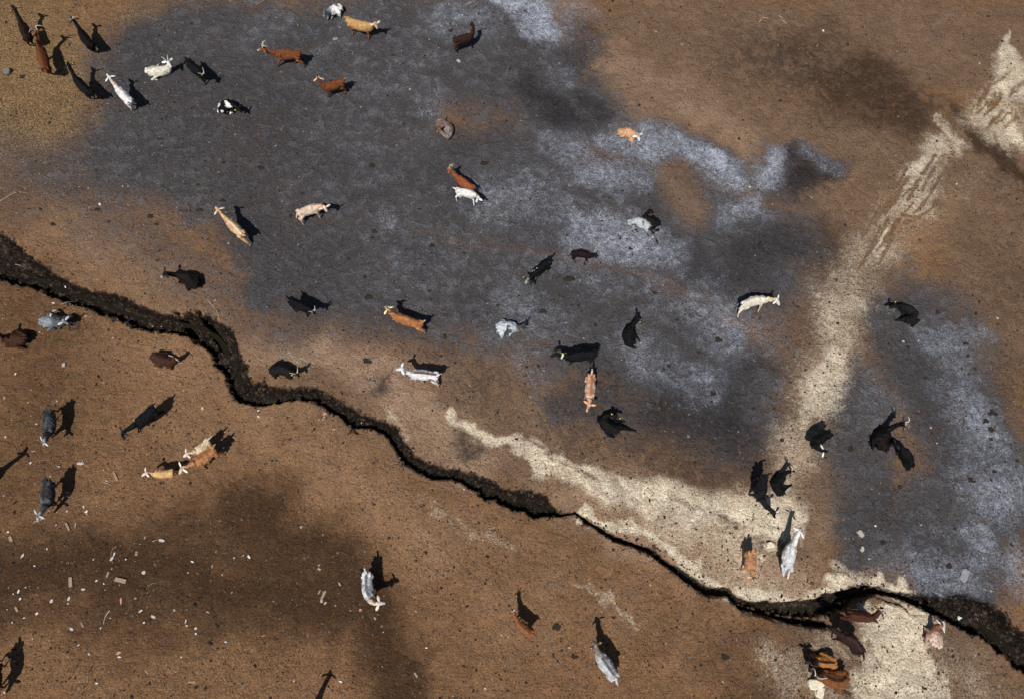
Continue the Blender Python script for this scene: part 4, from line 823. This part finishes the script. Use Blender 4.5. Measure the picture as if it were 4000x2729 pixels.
for a in [(137,135,27,16,45,'scrap'),(253,390,11,9,0,'scrap'),(275,508,9,7,0,'scrap'),(50,693,20,18,0,'grey'),(299,819,38,11,0,W_),(272,922,28,16,55,'scrap'),(520,955,30,12,-5,'grey'),(920,985,14,11,0,'scrap'),(447,1043,12,10,0,'scrap'),(945,1080,30,12,-20,'grey'),
  (1025,1040,90,17,-58,W_),(605,1220,26,16,-25,'scrap'),(577,1294,19,13,60,'scrap'),(595,1350,17,13,-60,'scrap'),(742,1310,40,17,-60,'grey'),(765,1353,38,22,35,'scrap'),(768,1372,15,9,0,'scrap'),(440,1345,11,9,0,'scrap'),(1793,440,32,22,-60,'grey'),(1978,788,26,18,60,'scrap'),(38,1212,13,10,0,'scrap'),(345,1428,92,11,28,W_),(375,1415,30,14,40,W_),(276,278,20,10,0,W_)]:
    flake(H2, *a)
for a in [(22,460,30,14,50,'scrap'),(22,513,30,15,-30,'scrap'),(608,490,40,34,0,'brick'),(603,515,26,16,0,'brick'),(560,543,20,16,0,'brick'),(595,540,27,16,20,'brick'),(690,627,30,16,0,'brick'),(808,563,22,19,40,'scrap'),(923,552,17,12,60,'scrap'),(1840,1155,20,16,0,'grey'),(1313,310,12,8,0,'scrap')]:
    flake(I2, *a)
for a in [(540,928,36,14,-70,'scrap'),(475,1100,36,15,0,'scrap'),(355,1357,14,13,0,'scrap'),(1314,1276,24,11,0,'scrap'),(1000,1407,26,10,45,'grey'),(1397,1280,12,9,0,'scrap')]:
    flake(D1, *a)
for a in [(595,670,82,22,66,W_),(560,640,38,12,60,W_),(612,738,28,18,40,'grey'),(740,568,36,11,-52,'grey'),(925,797,30,20,20,'brick'),(65,1025,36,8,12,W_),(750,1432,40,17,-20,'scrap'),(337,1425,20,12,40,'grey'),(1508,1133,25,14,0,'scrap'),(1415,1372,46,17,-55,W_),(2170,1020,14,13,0,'scrap'),(2028,1493,18,12,-40,'scrap'),(1743,1560,10,8,0,'scrap'),(705,760,14,7,-50,'scrap'),(1127,993,14,6,50,'scrap'),(836,803,24,5,-20,'scrap')]:
    flake(M3, *a)
for a in [(743,245,14,12,0,'grey'),(370,225,16,9,-50,'grey'),(1617,427,17,8,-20,'grey'),(1288,452,13,7,40,'scrap'),(852,477,11,7,0,'scrap'),(926,950,14,7,0,'scrap')]: flake(B0, *a)
flake(N3, 1503, 466, 22, 10, -50, 'scrap'); flake(F1, 2103, 70, 24, 18, 0, 'scrap')
stone(B0, 700, 345, 46, 26, 15, M_SLAB, 'flat grey stone below the golden goat', None, .25); stone(B0, 1793, 542, 40, 24, -30, M_STONE, None, None, .4, 'rounded brown-grey stone')
stone(D1, 887, 225, 22, 20, 0, M_ROCKW); stone(H2, 570, 58, 27, 32, 0, M_STONE); stone(M3, 582, 720, 22, 20, 0, M_STONE); stone(T((3000, 0)), 487, 275, 16, 24, 20, M_ROCKW)
stone(O3, 830, 258, 28, 38, -30, M_STONE); stone(O3, 948, 53, 15, 15, 0, M_ROCKW); stone(O3, 1300, 292, 16, 16, 0, M_SLAB); stone(G1, 1193, 1436, 22, 20, 0, M_STONE); stone(G1, 1668, 45, 12, 12, 0, M_ROCKW)
stone(O3, 1204, 492, 14, 14, 0, M_STONE); stone(O3, 895, 345, 18, 12, 0, M_STONE); stone(J2, 40, 712, 26, 16, 0, M_DUNG, None, None, .4, 'small dark stone'); stone(N3, 2232, 320, 20, 14, 0, M_DUNG, None, None, .4, 'small dark stone')
for tl, lst in ((A0, [(1697,213,36),(1133,350,34),(1000,632,34),(965,765,24),(195,685,56),(1060,985,32),(1418,1230,50),(1975,1440,44),(917,862,16),(1195,655,24)]), (B0, [(1725,270,56),(1215,488,36),(2250,610,46),(1165,845,28),(2020,1445,70),(1030,1470,60),(40,1490,66),(430,1185,18),(1498,495,24)]),
   (C0, [(868,95,46),(115,97,40),(1025,748,26),(1240,870,28),(645,1310,24),(975,1690,30)]), (T((3000, 0)), [(1000,960,50),(978,1130,26),(1950,145,36),(330,1435,50)]),
   (D1, [(858,270,52),(470,400,60),(1335,330,56),(1385,400,44),(1770,275,60),(1415,632,34),(1975,188,50),(1755,50,34),(360,265,36)]), (E1, [(1050,465,54),(1030,518,40),(1562,588,46),(965,865,44),(995,1040,70),(1845,655,36),(1445,265,36),(1535,993,32),(410,125,40),(820,705,36),(460,1375,14)]),
   (F1, [(1045,617,44),(590,1118,40),(275,1170,56),(740,1295,50),(1255,1005,40),(1825,1420,60),(1465,1245,34),(500,880,90),(1668,880,18),(2195,590,70),(1650,1530,40)]), (G1, [(720,700,10),(1500,1180,50),(1750,1455,50),(690,215,20),(1280,158,22)]),
   (K2, [(735,800,60),(1165,1135,50),(1985,480,70),(1930,550,60),(1975,625,70),(1800,1080,60),(2005,1000,46),(325,105,24),(590,240,22),(450,300,10),(1980,715,40),(625,1033,24),(1390,170,40)]), (J2, [(1785,310,54),(60,517,20),(210,752,10),(1390,65,36),(1725,1388,12)]),
   (N3, [(545,1210,60),(1890,1215,60),(400,950,70),(900,870,30)]), (O3, [(1020,205,50),(1600,410,60),(602,400,24)]), (I2, [(985,20,60)]), (H2, [(56,585,16)])):
    for x, y, s in lst: dung(tl, x, y, s)

# ------------------------------------------------------------------ crumbs and straw nobody could count
def inframe(n, rs, dens=None):
    px = rs.uniform(-150, 4150, n); py = rs.uniform(-120, 2850, n)
    d = np.array(RC) @ np.stack([(px - W/2)/FPX, -(py - HH/2)/FPX, -np.ones(n)]); t = -CAMH/d[2]
    return d[0]*t, d[1]*t, px, py
def scatter(name, n, mats, mode, seed, label):
    rs = np.random.RandomState(seed); x, y, px, py = inframe(n, rs)
    z, wet = height(x, y)
    fx, fy = px/4000, py/2729
    patch = fbm(x, y, 1.2, 3, seed + 9)
    if mode == 'straw': pr = .08 + .9*np.clip(1.05 - fx*2.6, 0, 1)*np.clip(1.3 - fy*1.8, 0, 1) + .08*(fy > .55)*(fx < .6)
    else: pr = .25 + .9*np.clip(patch*2.2 - .75, 0, 1)
    k = (rs.rand(n) < pr) & (wet < (.0 if mode == 'straw' else .02))
    if mode == 'clod': k = (rs.rand(n) < .035 + .10*np.clip(patch*2.2 - .9, 0, 1)) & (wet < -.05)
    if mode == 'bank': k = (wet > -.06)
    x, y, z = x[k], y[k], z[k]; m = len(x)
    a = rs.uniform(0, 6.283, m)
    if mode == 'straw':
        L = rs.lognormal(-3.75, .40, m); w = rs.uniform(.0018, .0038, m)
        tpl = np.array([(-.5, -1, 0), (.5, -.6, 0), (.5, .6, 0), (-.5, 1, 0), (0, 0, 1.0)])
        h = w*1.2 + .004; faces = [(0, 1, 4), (1, 2, 4), (2, 3, 4), (3, 0, 4)]
        V = np.stack([tpl[None, :, 0]*L[:, None], tpl[None, :, 1]*w[:, None], tpl[None, :, 2]*h[:, None]], 2)
    else:
        L = rs.lognormal({'crumb': -4.55, 'clod': -4.0, 'bank': -3.85}[mode], .50 if mode == 'crumb' else .42, m); w = L*rs.uniform(.6, 1, m); h = L*rs.uniform(.6, 1.1, m)
        tpl = np.array([(-1, -.7, 0), (.9, -.8, 0), (1, .8, 0), (-.8, .9, 0), (-.4, -.3, 1), (.5, -.2, .9), (.1, .5, 1)])
        faces = [(0, 1, 5), (0, 5, 4), (1, 2, 5), (2, 6, 5), (2, 3, 6), (3, 4, 6), (3, 0, 4), (4, 5, 6)]
        V = np.stack([tpl[None, :, 0]*L[:, None], tpl[None, :, 1]*w[:, None], tpl[None, :, 2]*h[:, None]], 2)
    ca_, sa_ = np.cos(a)[:, None], np.sin(a)[:, None]
    VX = V[..., 0]*ca_ - V[..., 1]*sa_ + x[:, None]; VY = V[..., 0]*sa_ + V[..., 1]*ca_ + y[:, None]; VZ = V[..., 2] + z[:, None] - .001 + (.004 if mode == 'straw' else 0)
    co = np.stack([VX, VY, VZ], 2).reshape(-1, 3); nt_ = len(tpl)
    f = (np.array(faces)[None] + (np.arange(m)*nt_)[:, None, None]).reshape(-1, 3)
    me2 = bpy.data.meshes.new(name); me2.vertices.add(len(co)); me2.vertices.foreach_set('co', co.astype(np.float32).ravel())
    me2.loops.add(f.size); me2.loops.foreach_set('vertex_index', f.ravel()); me2.polygons.add(len(f))
    me2.polygons.foreach_set('loop_start', np.arange(0, f.size, 3)); me2.polygons.foreach_set('loop_total', np.full(len(f), 3))
    me2.polygons.foreach_set('material_index', np.repeat(rs.choice(len(mats), m, p=mode_p[mode]), len(faces)))
    me2.update()
    for q in mats: me2.materials.append(q)
    o = bpy.data.objects.new(name, me2); COL.objects.link(o); tag(o, label, 'straw' if mode == 'straw' else 'soil crumbs', None, 'stuff')
mode_p = {'clod': [.35, .45, .16, .04], 'bank': [.62, .38], 'straw': [.70, .24, .06], 'crumb': [.70, .23, .06, .01]}
scatter('straw_litter', 34000, [plain('straw_dull', (.30, .22, .12), .8), plain('straw_pale', (.58, .50, .34), .8), plain('straw_white', (.70, .66, .58), .8)], 'straw', 3, 'scattered bits of pale straw and chaff over the ground')
scatter('soil_crumbs', 90000, [plain('crumb_dark', (.022, .016, .013), .9), plain('crumb_brown', (.085, .052, .032), .9), plain('crumb_grey', (.13, .115, .105), .9), plain('crumb_pale', (.30, .26, .20), .9)], 'crumb', 4, 'loose crumbs of soil and droppings over the ground')
scatter('soil_clods', 22000, [bpy.data.materials['crumb_dark'], bpy.data.materials['crumb_brown'], bpy.data.materials['crumb_grey'], bpy.data.materials['crumb_pale']], 'clod', 6, 'larger clods and pebbles strewn over the ground')
scatter('bank_rubble', 90000, [plain('wet_clod', (.010, .008, .0065), .8), plain('damp_clod', (.045, .031, .022), .9)], 'bank', 8, 'crumbled wet soil on the floor and banks of the gully')
